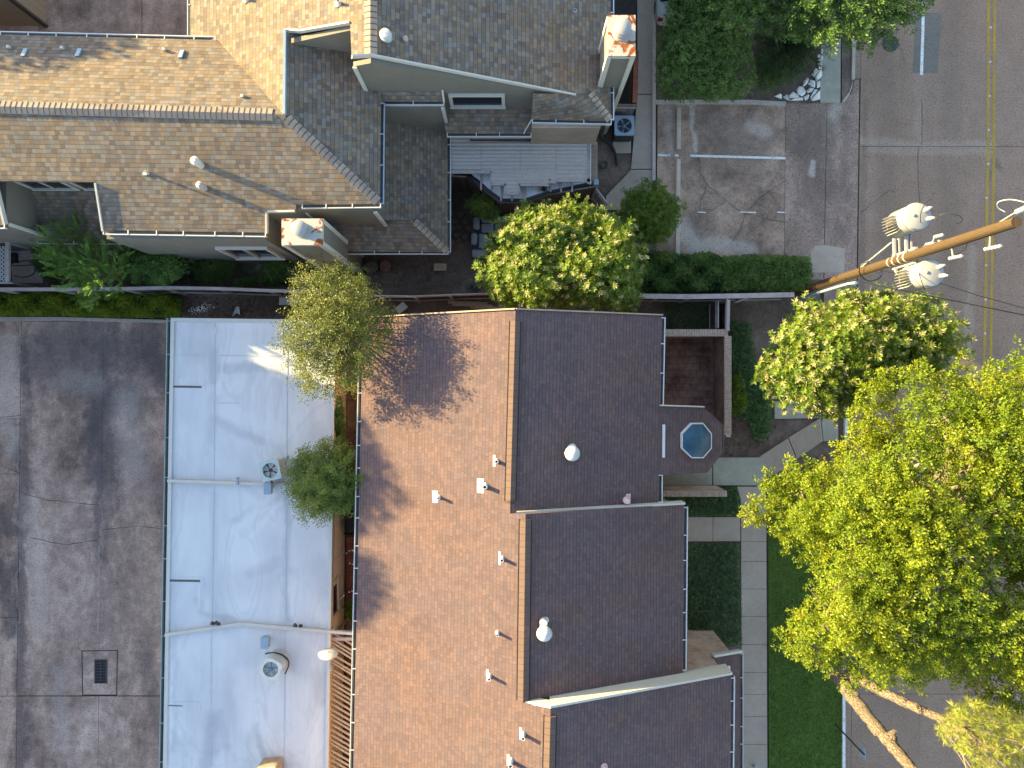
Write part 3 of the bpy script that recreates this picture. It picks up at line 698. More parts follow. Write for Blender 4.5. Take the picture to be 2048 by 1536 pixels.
# roof vents (parts of the roof they pierce)
def zroof(px, py, side, zr, xr, ze=4.9):
    z = 6.0
    for _ in range(8):
        x = P(px, py, z).x; z = zr - abs(x - xr) * .364
    return P(px, py, z)
def pipe_vent(par, at, r, h, fl=(.16, .5), m=None, slope=0.0, flash=True):
    mb = MB()
    if flash: mb.slab([at + V(-fl[0] - .08, -fl[1] / 2, .012 - slope * (fl[0] + .08)), at + V(-.04, -fl[1] / 2, .012 - slope * .04), at + V(-.04, fl[1] / 2, .012 - slope * .04), at + V(-fl[0] - .08, fl[1] / 2, .012 - slope * (fl[0] + .08))], .02)
    mb.lathe(at - V(0, 0, .1), [(r * 1.7, 0), (r * 1.6, .13), (r * 1.05, .2), (r, .2), (r, h + .1), (r * .75, h + .1), (r * .75, h - .05)], 14, caps=False)
    mb.lathe(at - V(0, 0, .1), [(r * .74, h - .04), (.001, h - .04)], 14, 1, caps=False)
    return mb.build('vent_pipe', [m or M['white'], M['black']], par, smooth=True)
for (x, y, r, h, f) in ((878, 994, .05, .30, (.16, .42)), (970, 972, .075, .30, (.2, .5)), (993, 922, .06, .25, (.04, .4)), (1004, 1117, .06, .3, (.04, .45)),
                        (995, 1265, .05, .3, None), (979, 1351, .055, .35, (.03, .4)), (1046, 1468, .065, .35, (.04, .4)), (1021, 1521, .075, .4, (.04, .4))):
    at = onTW(x, y)
    pipe_vent(roof, at, r, h, f or (.1, .1), slope=.364, flash=f is not None)
def mushroom(par, at, R_, lean, m):
    mb = MB()
    mb.slab([at + V(.05, -R_ * 1.1, -.02), at + V(R_ * 1.15, -R_ * 1.1, -.02 - R_ * .4), at + V(R_ * 1.15, R_ * 1.9, -.02 - R_ * .4), at + V(.05, R_ * 1.9, -.02)], .03)
    mb.lathe(at - V(0, 0, .15), [(R_ * .95, 0), (R_ * .92, .12), (R_ * .5, .22), (R_ * .48, .5)], 24)
    top = at + V(lean[0], lean[1], .42)
    mb.tube([at + V(0, 0, .1), at + V(lean[0] * .5, lean[1] * .5, .3), top], R_ * .5, 16)
    mb.lathe(top, [(R_ * .96, -.04), (R_, .0), (R_ * .9, .09), (R_ * .6, .16), (R_ * .2, .19), (.001, .195)], 24)
    return mb.build('roof_ventilator', m, par, smooth=True)
mushroom(ru1, zroof(1140, 899, 1, 6.9, .02), .27, (.05, -.1), M['porcelain'])
mushroom(ru2, zroof(1086, 1240, 1, 7.05, .4), .27, (.03, -.32), M['porcelain'])
M['pinkvent'] = m_plain('faded_pink_metal', (.62, .44, .42), .6, .1, 4)
for (x, y, zr, xr, par) in ((1252, 1000, 6.9, 0, ru1), (1207, 1530, 7.35, 1.2, ru3)):
    at = zroof(x, y, 1, zr, xr)
    MB().lathe(at - V(0, 0, .1), [(.13, 0), (.13, .25), (.09, .30), (.11, .33), (.10, .42), (.02, .45)], 16).slab([at + V(.0, -.15, 0), at + V(.18, -.15, -.05), at + V(.18, .22, -.05), at + V(0, .22, 0)], .03).build('vent_pipe', M['pinkvent'], par, smooth=True)
window(tr, V(wl(1180).x + .36, P(0, 1180, 3).y, 1.6), 1.3, 1.1, V(-1, 0, 0))
window(tr, V(7.6, P(0, 880, 1).y, 1.2), .9, 1.9, V(1, 0, 0))

# ================================================================== FLAT WHITE GARAGE BUILDING
fg = thing('garage_building', 'low garage block with a flat stained white membrane roof beside the alley', 'garages', P(500, 1080, 0))
ZF = 2.7
ftl, ftr, fbr, fbl = P(343, 636, ZF), P(672, 640, ZF), P(652, 1850, ZF), P(322, 1850, ZF)
fr_ = MB().slab([ftl, ftr, fbr, fbl], .12).build('roof', M['membrane'], fg)
mb = MB()
mb.bar(ftr + V(-.06, 0, .02), fbr + V(-.06, 0, .02), .13, .1).bar(ftl + V(.06, 0, .015), fbl + V(.06, 0, .015), .14, .07).bar(ftl + V(0, -.07, .02), ftr + V(-.15, -.07, .02), .14, .08)
mb.build('roof_edge', M['offwhite'], fg)
sm = MB()
for (a, b) in (((430, 645), (428, 960)), ((428, 972), (424, 1240)), ((423, 1262), (420, 1840)), ((575, 700), (573, 960)), ((573, 975), (571, 1240)), ((571, 1262), (565, 1840)), ((350, 710), (560, 712)), ((430, 806), (480, 806))):
    sm.bar(P(*a, ZF + .004), P(*b, ZF + .004), .035, .012)
sm.build('seam', m_plain('seam_membrane', (.47, .48, .50), .6, .2, 6), fr_)
for pts in (((336, 961), (572, 969)), ((331, 1269), (482, 1247), (713, 1267))):
    pa = MB()
    for a, b in zip(pts, pts[1:]): pa.bar(P(*a, ZF + .1), P(*b, ZF + .1), .11, .16)
    pa.build('parapet_cap', M['trim'], fg)
gutter(fg, fbl + V(-.03, 0, -.04), ftl + V(-.03, 0, -.04), V(-1, 0, 0), M['greengutter'], .16, .12, 1.6)
for (x0, y, x1) in ((345, 773, 405), (340, 1161, 402), (337, 1411, 395)):
    cp_ = MB().slab([P(x0, y - 7, ZF + .012), P(x1 + 4, y - 7, ZF + .012), P(x1 + 8, y + 10, ZF + .012), P(x0, y + 10, ZF + .012)], .02).build('scupper_patch', M['membrane'], fg)
    MB().bar(P(x0, y, ZF + .018), P(x1 - (30 if y > 1300 else 2), y + 1, ZF + .018), .08 if y < 1300 else .03, .02).build('scupper_slot', M['gutterin'], cp_)
MB().slab([P(420, 655, ZF + .012), P(434, 655, ZF + .012), P(434, 668, ZF + .012), P(420, 668, ZF + .012)], .02).build('roof_patch', M['white'], fr_)
MB().slab([P(441, 954, ZF + .012), P(456, 954, ZF + .012), P(456, 970, ZF + .012), P(441, 970, ZF + .012)], .02).build('roof_patch', M['white'], fr_)
M['ply'] = m_siding('tan_plywood', (.74, .64, .47), 1.2, 0, .012, .1)
MB().prism([(-13.5, ftl.y - .15), (-7.27, ftl.y - .15), (-7.5, fbr.y), (-13.9, fbr.y)], 0, ZF - .13).build('wall', M['ply'], fg)
window(fg, V(-7.385, P(0, 1192, 1.6).y, 1.75), 1.5, 1.05, V(1, 0.018, 0), m=M['trim'])
MB().bar(ftr + V(.02, 0, -.12), fbr + V(.02, 0, -.12), .03, .14).build('fascia', M['wood_tan'], fg)
for i, y in enumerate((800, 1100, 1400)):
    pass

# ================================================================== TAN STUCCO TOWNHOUSE (multi-gabled)
hs = thing('stucco_townhouse', 'large tan stucco townhouse with many weathered shingle gables, north of the wooden fence', 'townhouse', P(650, 300, 0))
ZA = 6.85
def onW(px, py):   # west slope of the tall gable
    z = 6.5
    for _ in range(10): z = 6.85 + (P(px, py, z).x + 7.77) * .40
    return P(px, py, z)
def onS(px, py):   # south slope
    z = 6
    for _ in range(10):
        p = P(px, py, z); z = 6.85 - (9.25 - (px - 570) * -.0 - p.y) * .39 + 0
    return P(px, py, z)
def onB(px, py, dz=0):
    z = 6
    for _ in range(10): z = 6.8 - (P(px, py, z).x + 7.7) * .353 + dz
    return P(px, py, z)
def onC(px, py, dz=0):
    z = 6
    for _ in range(10): z = 8.1 - (P(px, py, z).x + 4.62) * .40 + dz
    return P(px, py, z)
T_ = .14
ra0, ra1 = P(-420, 202, ZA), P(568, 229, ZA)
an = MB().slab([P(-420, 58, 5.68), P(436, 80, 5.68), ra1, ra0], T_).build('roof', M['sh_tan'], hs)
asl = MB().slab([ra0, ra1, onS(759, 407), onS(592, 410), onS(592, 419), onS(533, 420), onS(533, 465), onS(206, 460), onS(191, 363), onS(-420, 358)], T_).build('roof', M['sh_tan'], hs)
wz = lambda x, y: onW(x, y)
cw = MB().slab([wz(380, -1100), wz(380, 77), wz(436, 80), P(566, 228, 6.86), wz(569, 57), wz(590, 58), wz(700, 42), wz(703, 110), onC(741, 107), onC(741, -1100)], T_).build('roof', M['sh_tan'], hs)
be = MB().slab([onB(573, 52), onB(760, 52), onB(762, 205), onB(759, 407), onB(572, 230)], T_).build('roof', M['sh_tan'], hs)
ce = MB().slab([onC(741, -1100), onC(741, 107), onC(1150, 187), onC(1222, 187), onC(1222, -1100)], T_).build('roof', M['sh_tan'], hs)  # unseen north end lengthened to keep sun off the road
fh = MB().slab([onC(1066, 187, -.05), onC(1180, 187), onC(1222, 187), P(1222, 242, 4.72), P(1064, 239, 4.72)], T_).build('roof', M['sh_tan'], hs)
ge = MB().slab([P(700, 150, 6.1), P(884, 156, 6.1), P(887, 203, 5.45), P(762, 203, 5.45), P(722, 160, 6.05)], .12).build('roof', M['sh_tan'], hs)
dz = lambda x: 3.9 - (x + 4.9) * .43
def onD(px, py):
    z = 3.3
    for _ in range(10): z = dz(P(px, py, z).x)
    return P(px, py, z)
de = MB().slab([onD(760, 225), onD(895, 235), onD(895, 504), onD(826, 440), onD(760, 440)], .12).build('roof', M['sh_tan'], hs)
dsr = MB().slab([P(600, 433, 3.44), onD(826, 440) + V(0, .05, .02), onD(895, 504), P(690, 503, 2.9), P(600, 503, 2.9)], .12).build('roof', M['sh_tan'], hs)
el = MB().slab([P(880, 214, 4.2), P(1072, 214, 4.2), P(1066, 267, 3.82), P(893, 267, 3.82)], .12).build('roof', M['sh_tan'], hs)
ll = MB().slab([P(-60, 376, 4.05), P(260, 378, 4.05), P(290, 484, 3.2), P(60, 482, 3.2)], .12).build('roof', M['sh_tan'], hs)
# ridge and hip caps: overlapping cap shingles, each course a lifted step
def caps(a, b, half, slope, par, m, n=None):
    d = b - a; L = d.length; n = n or int(L / .19); d.normalize(); s = d.cross(ZUP).normalized()
    mb = MB()
    for i in range(n):
        p = a + d * (L * i / n); q = a + d * (L * (i + 1.12) / n)
        for k in (-1, 1):
            mb.slab([p + V(0, 0, .055), q + V(0, 0, .03), q + s * k * half + V(0, 0, .03 - half * slope), p + s * k * half + V(0, 0, .055 - half * slope)], .025)
            j0 = p + V(0, 0, .062); mb.slab([j0, j0 + d * .022, j0 + d * .022 + s * k * half - V(0, 0, half * slope), j0 + s * k * half - V(0, 0, half * slope)], .012, 1)
    return mb.build('ridge_cap', [m, M['joint']], par)
M['capsh'] = M['ridge']
M['capmix'] = m_shingle('cap_shingle', [(.40, .30, .22), (.34, .255, .19), (.37, .28, .21), (.31, .235, .18)], 3, .4, 0, .3)
caps(split(ra0, ra1, .03), split(ra0, ra1, .975), .21, .38, asl, M['capmix'])
caps(P(573, 236, 6.82), onS(754, 402), .17, .2, asl, M['capmix'])
caps(onC(741, -390), onC(741, 106), .21, .4, ce, M['capmix'])
caps(onD(829, 442), onD(893, 502), .14, .2, dsr, M['capmix'])
caps(onC(1180, 186), P(1219, 239, 4.76), .14, .2, fh, M['capmix'])
MB().bar(P(570.5, 58, 6.98), P(569, 229, 6.98), .085, .16).build('edge_flashing', M['bluegrey'], hs)
# gutters and rakes
gutter(hs, P(-420, 59, 5.66), P(436, 80, 5.66), V(0, 1, 0), M['white'], .11, .1, .95)
gutter(hs, onS(206, 461), onS(533, 466), V(0, -1, 0), M['white'], .13, .12, .9)
gutter(hs, onS(604, 410), onS(762, 408), V(0, -1, 0), M['white'], .12, .12, .9)
gutter(hs, P(762, 206, 5.72), P(760, 408, 5.72), V(1, 0, 0), M['bluegrey'], .12, .12, 1.2)
gutter(hs, P(763, 203, 5.44), P(888, 203, 5.44), V(0, -1, 0), M['white'], .12, .12, 1.0)
gutter(hs, P(896, 236, 2.88), P(896, 505, 2.88), V(1, 0, 0), M['white'], .1, .1, .9)
gutter(hs, P(692, 503, 2.88), P(897, 503, 2.88), V(0, -1, 0), M['white'], .1, .1, .9)
gutter(hs, P(894, 267, 3.8), P(1063, 267, 3.8), V(0, -1, 0), M['white'], .12, .12, .9)
gutter(hs, P(1064, 239, 4.7), P(1223, 242, 4.7), V(0, -1, 0), M['white'], .12, .12, .9)
gutter(hs, onC(1222, 240), onC(1222, 120), V(1, 0, 0), M['white'], .1, .1, .8)
gutter(hs, onC(1222, 28), onC(1222, -380), V(1, 0, 0), M['white'], .1, .1, .8)
gutter(hs, onW(380, 76), onW(380, -390), V(-1, 0, 0), M['offwhite'], .08, .1, 1.2)
gutter(hs, P(75, 483, 3.18), P(281, 484, 3.18), V(0, -1, 0), M['white'], .08, .1, .6)
for a, b in ((onC(703, 111), onC(741, 108)), (onC(741, 108), onC(1150, 188)), (wz(572, 58.5), wz(600, 60)), (wz(600, 60), wz(700, 43)), (onS(191, 364), onS(206, 460)), (onS(533, 422), onS(533, 465)), (onS(535, 421.5), onS(590, 420.5))):
    MB().bar(a + V(0, -.03, -.03), b + V(0, -.03, -.03), .06, .17).build('rake_board', M['trim'], hs)
MB().bar(P(882, 158, 6.08), P(888, 203, 5.43), .06, .14).build('rake_board', M['trim'], hs)
# walls
st = M['stucco']
def wall(*args, m=None, name='wall'):
    mb = MB()
    for (pts, z0, z1) in args: mb.prism(pts, z0, z1)
    return mb.build(name, m or st, hs)
wall((rect(P(215, 465, 5.2).x, P(530, 465, 5.2).x, 5.3, 8.6), 0, 5.25))
wall((rect(P(530, 421, 5.2).x + .01, -4.98, 6.25, 8.6), 0, 5.6))
wall((rect(-30, P(215, 465, 5.2).x - .01, 7.45, 8.6), 0, 6.0))
wall((rect(-30, -8, 8.62, 12.0), 0, 5.5))
wall((rect(-7.99, -4.98, 8.62, 11.5), 0, 5.6))
wall((rect(-11.3, 3.3, 11.9, 30), 0, 4.6))
wall((rect(-5.2, 3.3, 10.52, 11.88), 0, 4.55))
wall((rect(.75, 3.32, 9.62, 10.5), 0, 4.55), m=M['brick_tan'])
wall((rect(-2.45, .74, 9.8, 10.5), 0, 3.68), m=M['brick_tan'])
wall((rect(-4.85, -2.48, 10.08, 10.5), 2.6, 5.3))
wall((rect(-7.0, -2.75, 5.75, 9.7), 0, 2.75), m=M['brick_tan'])
wall((rect(-30, -18.42, 5.86, 7.44), 0, 5.33), name='wing_wall')
wall((rect(-18.41, P(215, 465, 5.2).x - .01, 5.95, 7.44), 0, 2.95))
# south gable wall of the tall block, following its rakes
def gable(pts, y, t=.16):
    a = [V(x, y, z) for x, z in pts]
    return MB().slab(a, 0, down=V(0, t, 0)).build('gable_wall', st, hs)
gable([(-5.25, 4.4), (3.3, 4.4), (3.3, 4.62), (2.3, 5.2), (-4.62, 7.95), (-5.25, 7.70)], 10.5)
gable([(-7.6, 5.9), (-5.2, 5.9), (-5.2, 7.72), (-7.6, 6.78)], 11.72)
MB().bar(V(-5.2, 10.46, 7.72), V(-5.2, 10.46, 5.6), .14, .06, up=V(0, 1, 0)).build('corner_trim', M['trim'], hs)
MB().bar(V(-2.52, 10.05, 5.35), V(-2.52, 10.05, 2.9), .12, .06, up=V(0, 1, 0)).build('corner_trim', M['trim'], hs)
MB().bar(V(-4.94, 6.2, 5.55), V(-4.94, 6.2, 3.4), .13, .07, up=V(0, 1, 0)).build('corner_trim', M['trim'], hs)
MB().bar(P(215, 466, 5.2) + V(.05, 0, 0), V(P(215, 466, 5.2).x + .05, P(0, 466, 5.2).y, 3.9), .1, .06, up=V(0, 1, 0)).build('corner_trim', M['trim'], hs)
MB().bar(V(-18.40, 5.84, 5.3), V(-18.40, 5.84, 0), .12, .1, up=V(0, 1, 0)).build('corner_trim', M['trim'], hs)
MB().bar(V(-2.78, 5.72, 2.75), V(-2.78, 5.72, 0), .2, .1, up=V(0, 1, 0)).build('corner_trim', M['trim'], hs)
MB().bar(V(-6.2, 5.72, 2.75), V(-6.2, 5.72, 0), .1, .06, up=V(0, 1, 0)).build('corner_trim', M['trim'], hs)

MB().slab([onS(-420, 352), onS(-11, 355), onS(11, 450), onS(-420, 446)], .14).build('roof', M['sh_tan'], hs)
MB().bar(onS(-11, 357), onS(11, 449), .08, .18).build('fascia', M['trim'], hs)
gutter(hs, onS(-420, 447), onS(12, 451), V(0, -1, 0), M['white'], .1, .1, .9)
# patio-door recess in the low wall
MB().box(V(-4.6, 5.73, 1.05), (2.3, .05, 2.1)).build('patio_door', M['glass'], hs)
window(hs, V(P(955, 193, 4.8).x, 10.5, 4.95), 2.05, 1.05, V(0, -1, 0), depth=.09, fr=.12)
window(hs, V(-17.35, 7.45, 4.75), 1.75, 1.15, V(0, -1, 0), bars=1)
window(hs, V(-15.75, 7.45, 4.75), 1.0, 1.15, V(0, -1, 0))
bw = MB(); bay = window(hs, V(-10.45, 5.3, 2.75), 2.0, 2.1, V(0, -1, 0), depth=.12, bars=1)
dsp = MB(); dsp.tube([P(603, 412, 5.6), V(P(603, 412, 5.6).x + .1, 6.22, 5.2), V(P(603, 412, 5.6).x + .1, 6.2, 3.5)], .04, 8).build('downspout', M['trim'], hs)
MB().tube([P(1063, 240, 4.65), P(1050, 262, 3.95), P(1048, 267, 3.85)], .03, 8).build('downspout', M['white'], hs)
# chimneys
def chimney(px0, px1, py0, py1, zt, zb):
    a, b = P(px0, py1, zt), P(px1, py0, zt)
    w, d = b.x - a.x, b.y - a.y; c = (a + b) / 2
    o = MB().box(V(c.x, c.y, (zt + zb) / 2 - .06), (w - .1, d - .1, zt - zb - .12)).build('chimney', st, hs)
    t = MB()
    for sx in (-1, 1):
        for sy in (-1, 1):
            t.bar(V(c.x + sx * (w / 2 - .07), c.y + sy * (d / 2 - .07), zb), V(c.x + sx * (w / 2 - .07), c.y + sy * (d / 2 - .07), zt - .1), .16, .16, up=V(0, 1, 0))
    t.box(V(c.x, c.y, zt - .15), (w - .03, d - .03, .16))
    t.build('corner_trim', M['trim'], o)
    MB().slab([V(a.x, a.y, zt), V(b.x, a.y, zt), V(b.x, b.y, zt), V(a.x, b.y, zt)], .06).build('cap', M['rust'], o)
    return o, c
ch1, c1 = chimney(563, 645, 437, 490, 6.8, 0)
ch2, c2 = chimney(1215, 1271, 30, 112, 7.4, 0)
def flue(o, at, r, h):
    mb = MB()
    mb.lathe(at, [(r * 1.25, 0), (r * 1.15, .05), (r, .06), (r, h * .45), (r * 1.2, h * .48), (r * 1.2, h * .54), (r, h * .58), (r, h * .64), (r * 1.2, h * .67), (r * 1.2, h * .73), (r * 1.02, h * .76), (r * 1.25, h * .8), (r * 1.22, h * .9), (r * .8, h), (r * .3, h * 1.03), (.001, h * 1.04)], 28)
    mb.build('flue', M['tank'], o, smooth=True)
flue(ch1, V(c1.x + .0, c1.y + .05, 6.8), .22, .45)
flue(ch2, V(c2.x - .02, c2.y + .08, 7.4), .23, .5)
# small roof vents of the stucco house
def boxvent(par, at, s, m, h=.22):
    mb = MB(); mb.lathe(at - V(0, 0, .1), [(s * .8, 0), (s * .75, h), (s, h + .02), (s * .95, h + .12), (s * .3, h + .17)], 8)
    return mb.build('vent_hood', m, par)
boxvent(asl, onS(402, 330), .16, M['trim'], .5); boxvent(asl, onS(409, 376), .14, M['wood_cap'], .4); pipe_vent(asl, onS(296, 346), .035, .22, (.1, .14), M['trim'])
mb = MB(); at = onC(773, 75); mb.lathe(at - V(0, 0, .1), [(.18, 0), (.17, .18), (.2, .2), (.2, .25), (.16, .28), (.16, .33), (.19, .35), (.15, .42), (.02, .45)], 24); mb.build('roof_ventilator', M['porcelain'], ce, smooth=True)
boxvent(ce, onC(812, 80), .09, M['wood_cap'], .12); pipe_vent(ce, onC(1150, 22), .05, .1, (.2, .12), M['bluegrey'])
def onN(px, py):
    z = 6
    for _ in range(10): z = 5.68 + (P(0, 69, 5.68).y + (px) * -.0004 - P(px, py, z).y) * .36
    return P(px, py, z)
for (x, y) in ((20, 96), (52, 103), (127, 98), (160, 103), (330, 101), (365, 106), (486, 194)):
    at = onN(x, y); big = x in (52, 160, 365)
    mb = MB()
    if big: mb.slab([at + V(-.1, -.22, .16), at + V(.04, -.22, .16), at + V(.07, .1, .03), at + V(-.07, .1, .03)], .14)
    else: mb.box(at + V(0, 0, .06), (.09, .09, .16))
    mb.build('roof_vent', M['bluegrey'] if big else M['trim'], an)
for (x, y) in ((679, 8), (495, 0)):
    at = onW(x, y); pipe_vent(cw, at, .05, .22, (.1, .2), M['trim'])

# corner of the neighbouring house at the top left
nb = thing('neighbour_house', 'corner of a tan board-sided house with brown fascia beyond the small courtyard', 'house', P(30, 30, 0))
cx, cy = -20.5, 15.75
M['tanboard'] = m_siding('tan_board_siding', (.42, .33, .23), .3, 0, .05, .08)
MB().prism(rect(-34, cx, cy, 26), 0, 5.4).build('wall', M['tanboard'], nb)
MB().bar(V(cx + .02, cy - .02, 0), V(cx + .02, cy - .02, 5.4), .14, .12, up=V(0, 1, 0)).build('corner_trim', M['wood_dark'], nb)
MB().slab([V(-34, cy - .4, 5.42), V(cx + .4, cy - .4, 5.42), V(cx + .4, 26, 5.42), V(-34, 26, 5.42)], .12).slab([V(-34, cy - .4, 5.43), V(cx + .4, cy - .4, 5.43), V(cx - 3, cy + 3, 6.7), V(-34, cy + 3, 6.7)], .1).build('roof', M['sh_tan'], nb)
# unseen row added across the alley; ridge heights shade it and the flat roof
wr = thing('townhouse_row', 'unseen brown roofed townhouses added across the alley, ridges set to shade it', 'townhouses', V(-29, -4, 0))
for (y0, y1, zr) in ((-26, -9.6, 8.6), (-9.58, -7.6, 6.9), (-7.58, 4.9, 8.7), (4.92, 5.9, 7.0), (5.92, 13.5, 7.15)):
    ze = zr - 2.1
    MB().slab([V(-23.6, y0, ze), V(-23.6, y1, ze), V(-28.5, y1, zr), V(-28.5, y0, zr)], .15).slab([V(-33.4, y0, ze), V(-28.5, y0, zr), V(-28.5, y1, zr), V(-33.4, y1, ze)], .15).build('roof', M['sh_brown'], wr)
    mb = MB().prism(rect(-33, -24.1, y0 + .02, y1 - .02), 0, ze - .16)
    for yy in (y0 + .05, y1 - .25): mb.slab([V(-24.1, yy, ze - .15), V(-28.5, yy, zr - .16), V(-33, yy, ze - .15)], 0, down=V(0, .2, 0))
    mb.build('wall', M['brick'], wr)
# ================================================================== EQUIPMENT
def fanunit(name, label, at, rz, w, h, mtop, mside, rounded=False, group=None, blade='darkmetal', hub=None):
    t = thing(name, label, 'air conditioner', at, group)
    A = Vector(at); r = Matrix.Rotation(rz, 3, 'Z')
    def ring(s, z):
        if rounded:
            return [A + r @ V(s / 2 * math.copysign(abs(math.cos(a)) ** .55, math.cos(a)), s / 2 * math.copysign(abs(math.sin(a)) ** .55, math.sin(a)), z) for a in [2 * math.pi * i / 24 for i in range(24)]]
        c = s * .06
        return [A + r @ V(x, y, z) for x, y in ((-s / 2 + c, -s / 2), (s / 2 - c, -s / 2), (s / 2, -s / 2 + c), (s / 2, s / 2 - c), (s / 2 - c, s / 2), (-s / 2 + c, s / 2), (-s / 2, s / 2 - c), (-s / 2, -s / 2 + c))]
    mb = MB(); mb.slab(ring(w * .94, h - .08), h - .08, 0)
    n = 9
    for i in range(n): mb.slab(ring(w, .06 + (h - .16) * (i + .55) / n), (h - .16) / n * .5, 0)
    mb.build('housing', mside, t)
    R_ = w * .385
    top = MB(); o = ring(w * 1.03, h); k = len(o)
    inn = []
    for p in o:
        d = r.transposed() @ (p - A); a = math.atan2(d.y, d.x)
        inn.append(A + r @ V(R_ * math.cos(a), R_ * math.sin(a), h))
    for zz in (0,):
        for i in range(k):
            j = (i + 1) % k
            # refine the ring so that the opening reads as a circle
            m_ = 4
            def lerp(u, t_): return o[i] + (o[j] - o[i]) * t_
            for q in range(m_):
                pa, pb = lerp(0, q / m_), lerp(0, (q + 1) / m_)
                def circ(p):
                    d = r.transposed() @ (p - A); a = math.atan2(d.y, d.x); return A + r @ V(R_ * math.cos(a), R_ * math.sin(a), h)
                ca, cb = circ(pa), circ(pb)
                top.idx([pa, pb, cb, ca, pa - V(0, 0, .07), pb - V(0, 0, .07), cb - V(0, 0, .12), ca - V(0, 0, .12)], [(0, 1, 2, 3), (0, 4, 5, 1), (3, 2, 6, 7)])
    top.build('shroud', mtop, t)
    MB().lathe(A + V(0, 0, h - .14), [(R_ * 1.02, 0), (.001, .002)], 24, caps=False).build('fan_well', M['black'], t)
    f = MB()
    for i in range(5):
        a = 2 * math.pi * i / 5 + .4
        pts = []
        for rr, da, dzz in ((R_ * .2, -.35, .0), (R_ * .95, -.28, -.012), (R_ * .95, .42, .03), (R_ * .2, .5, .02)):
            pts.append(A + r @ V(rr * math.cos(a + da), rr * math.sin(a + da), h - .09 + dzz))
        f.slab(pts, .006)
    f.lathe(A + V(0, 0, h - .1), [(R_ * .26, 0), (R_ * .24, .05), (R_ * .1, .07)], 14)
    f.build('fan', M[hub or 'iron'], t)
    g = MB()
    for q in range(1, 6):
        rr = R_ * q / 5.2
        g.tube([A + r @ V(rr * math.cos(a), rr * math.sin(a), h - .005 + .02 * (1 - q / 6)) for a in [2 * math.pi * i / 20 for i in range(21)]], .004, 4, cap=False)
    for i in range(10):
        a = 2 * math.pi * i / 10; g.bar(A + r @ V(R_ * .1 * math.cos(a), R_ * .1 * math.sin(a), h + .01), A + r @ V(R_ * math.cos(a), R_ * math.sin(a), h - .005), .008, .006)
    g.build('grille', M[blade], t)
    return t
zr_ = ZF + .01
def basepos(px, py, h, z0):   # ground point of a unit whose top centre shows at px,py
    p = P(px, py, z0 + h); return V(p.x, p.y, z0)
fanunit('air_conditioner', 'square grey-green rooftop condenser with a dark fan, beside the small round tree', basepos(540, 941, .85, zr_), R(12), .76, .85, M['acgreen'], M['acbeige'], blade='darkmetal')
fanunit('air_conditioner', 'rounded beige rooftop condenser with a black hose, south of the peaked parapet cap', basepos(541, 1339, 1.0, zr_), R(-25), .76, 1.0, M['acbeige'], M['offwhite'], True, hub='bluegrey')
fanunit('air_conditioner', 'beige louvred rooftop condenser cut off by the bottom edge of the picture', basepos(532, 1558, .9, zr_), R(5), .8, .9, M['acbeige'], M['wood_tan'])
fanunit('air_conditioner', 'blue-topped condenser on the ground beside the concrete footpath and tan brick wall', basepos(1249, 251, .9, .05), R(0), .82, .9, M['bluegrey'], M['darkmetal'], hub='bluegrey')
MB().slab(pxy((1226, 262), (1262, 262), (1262, 306), (1226, 306), z=.045), .08).build('equipment_pad', M['walk'])
props(bpy.data.objects['equipment_pad'], 'small concrete pad with a board edge under the blue-topped condenser', 'concrete pad')
for (x, y, lab) in ((534, 978, 'grey electrical box south of the square rooftop condenser'), (528, 1287, 'grey electrical box north of the rounded rooftop condenser')):
    p = basepos(x, y, .55, zr_)
    t = thing('disconnect_box', lab, 'electrical box', p)
    MB().box(p + V(0, 0, .36), (.25, .42, .3)).build('enclosure', M['bluegrey'], t, bevel=.01)
    MB().box(p + V(0, 0, .515), (.28, .45, .025)).build('lid', M['bluegrey'], t)
    MB().tube([p + V(.05, 0, 0), p + V(.05, 0, .3)], .025, 8).build('conduit', M['darkmetal'], t)
def hose(name, lab, cat, pts, r, m, n=6):
    q = []
    pts = [Vector(p) for p in pts]
    for i in range(len(pts) - 1):
        p0, p1, p2, p3 = pts[max(0, i - 1)], pts[i], pts[i + 1], pts[min(len(pts) - 1, i + 2)]
        for k in range(n):
            t = k / n
            q.append(.5 * ((2 * p1) + (p2 - p0) * t + (2 * p0 - 5 * p1 + 4 * p2 - p3) * t * t + (3 * p1 - p0 - 3 * p2 + p3) * t ** 3))
    q.append(pts[-1])
    return props(MB().tube(q, r, 7).build(name, m), lab, cat)
hose('refrigerant_hose', 'black hose looped round the rounded beige rooftop condenser', 'hose', [P(531, 1308, 3.1), P(538, 1306, 3.1), P(552, 1306, 3.15), P(565, 1310, 3.2), P(576, 1320, 3.1), P(577, 1332, 3.0), P(570, 1348, 2.9)], .03, M['black'])
hose('refrigerant_hose', 'short black and white hose between the square rooftop condenser and its electrical box', 'hose', [P(531, 964, 2.95), P(536, 960, 3.0), P(543, 962, 2.95), P(544, 966, 2.9)], .035, M['black'])
hose('drain_hose', 'thick black hose curving over the soil beside the ground condenser', 'hose', [P(1200, 262, .5), P(1206, 276, .25), P(1222, 290, .15), P(1231, 310, .1), P(1234, 331, .08)], .06, M['black'])
for (x, y, lab, big) in ((431, 1247, 'twin black floodlight clamped to the peaked parapet cap near the alley', True), (596, 1251, 'small dark floodlight on the peaked parapet cap near the slatted pergola', False)):
    p = P(x, y, ZF + .22); t = thing('flood_light', lab, 'floodlight', p)
    for k in range(2 if big else 1):
        c = p + V(-.09 + .16 * k, .02 + .02 * k, .05)
        MB().lathe(c, [(.03, -.1), (.075, .0), (.08, .06), (.07, .065)], 12, axis=V(-.6, .5, .5)).build('lamp_head', M['darkmetal'], t)
    MB().box(p + V(.1, -.02, -.03), (.14, .1, .06)).build('bracket', M['black'], t)
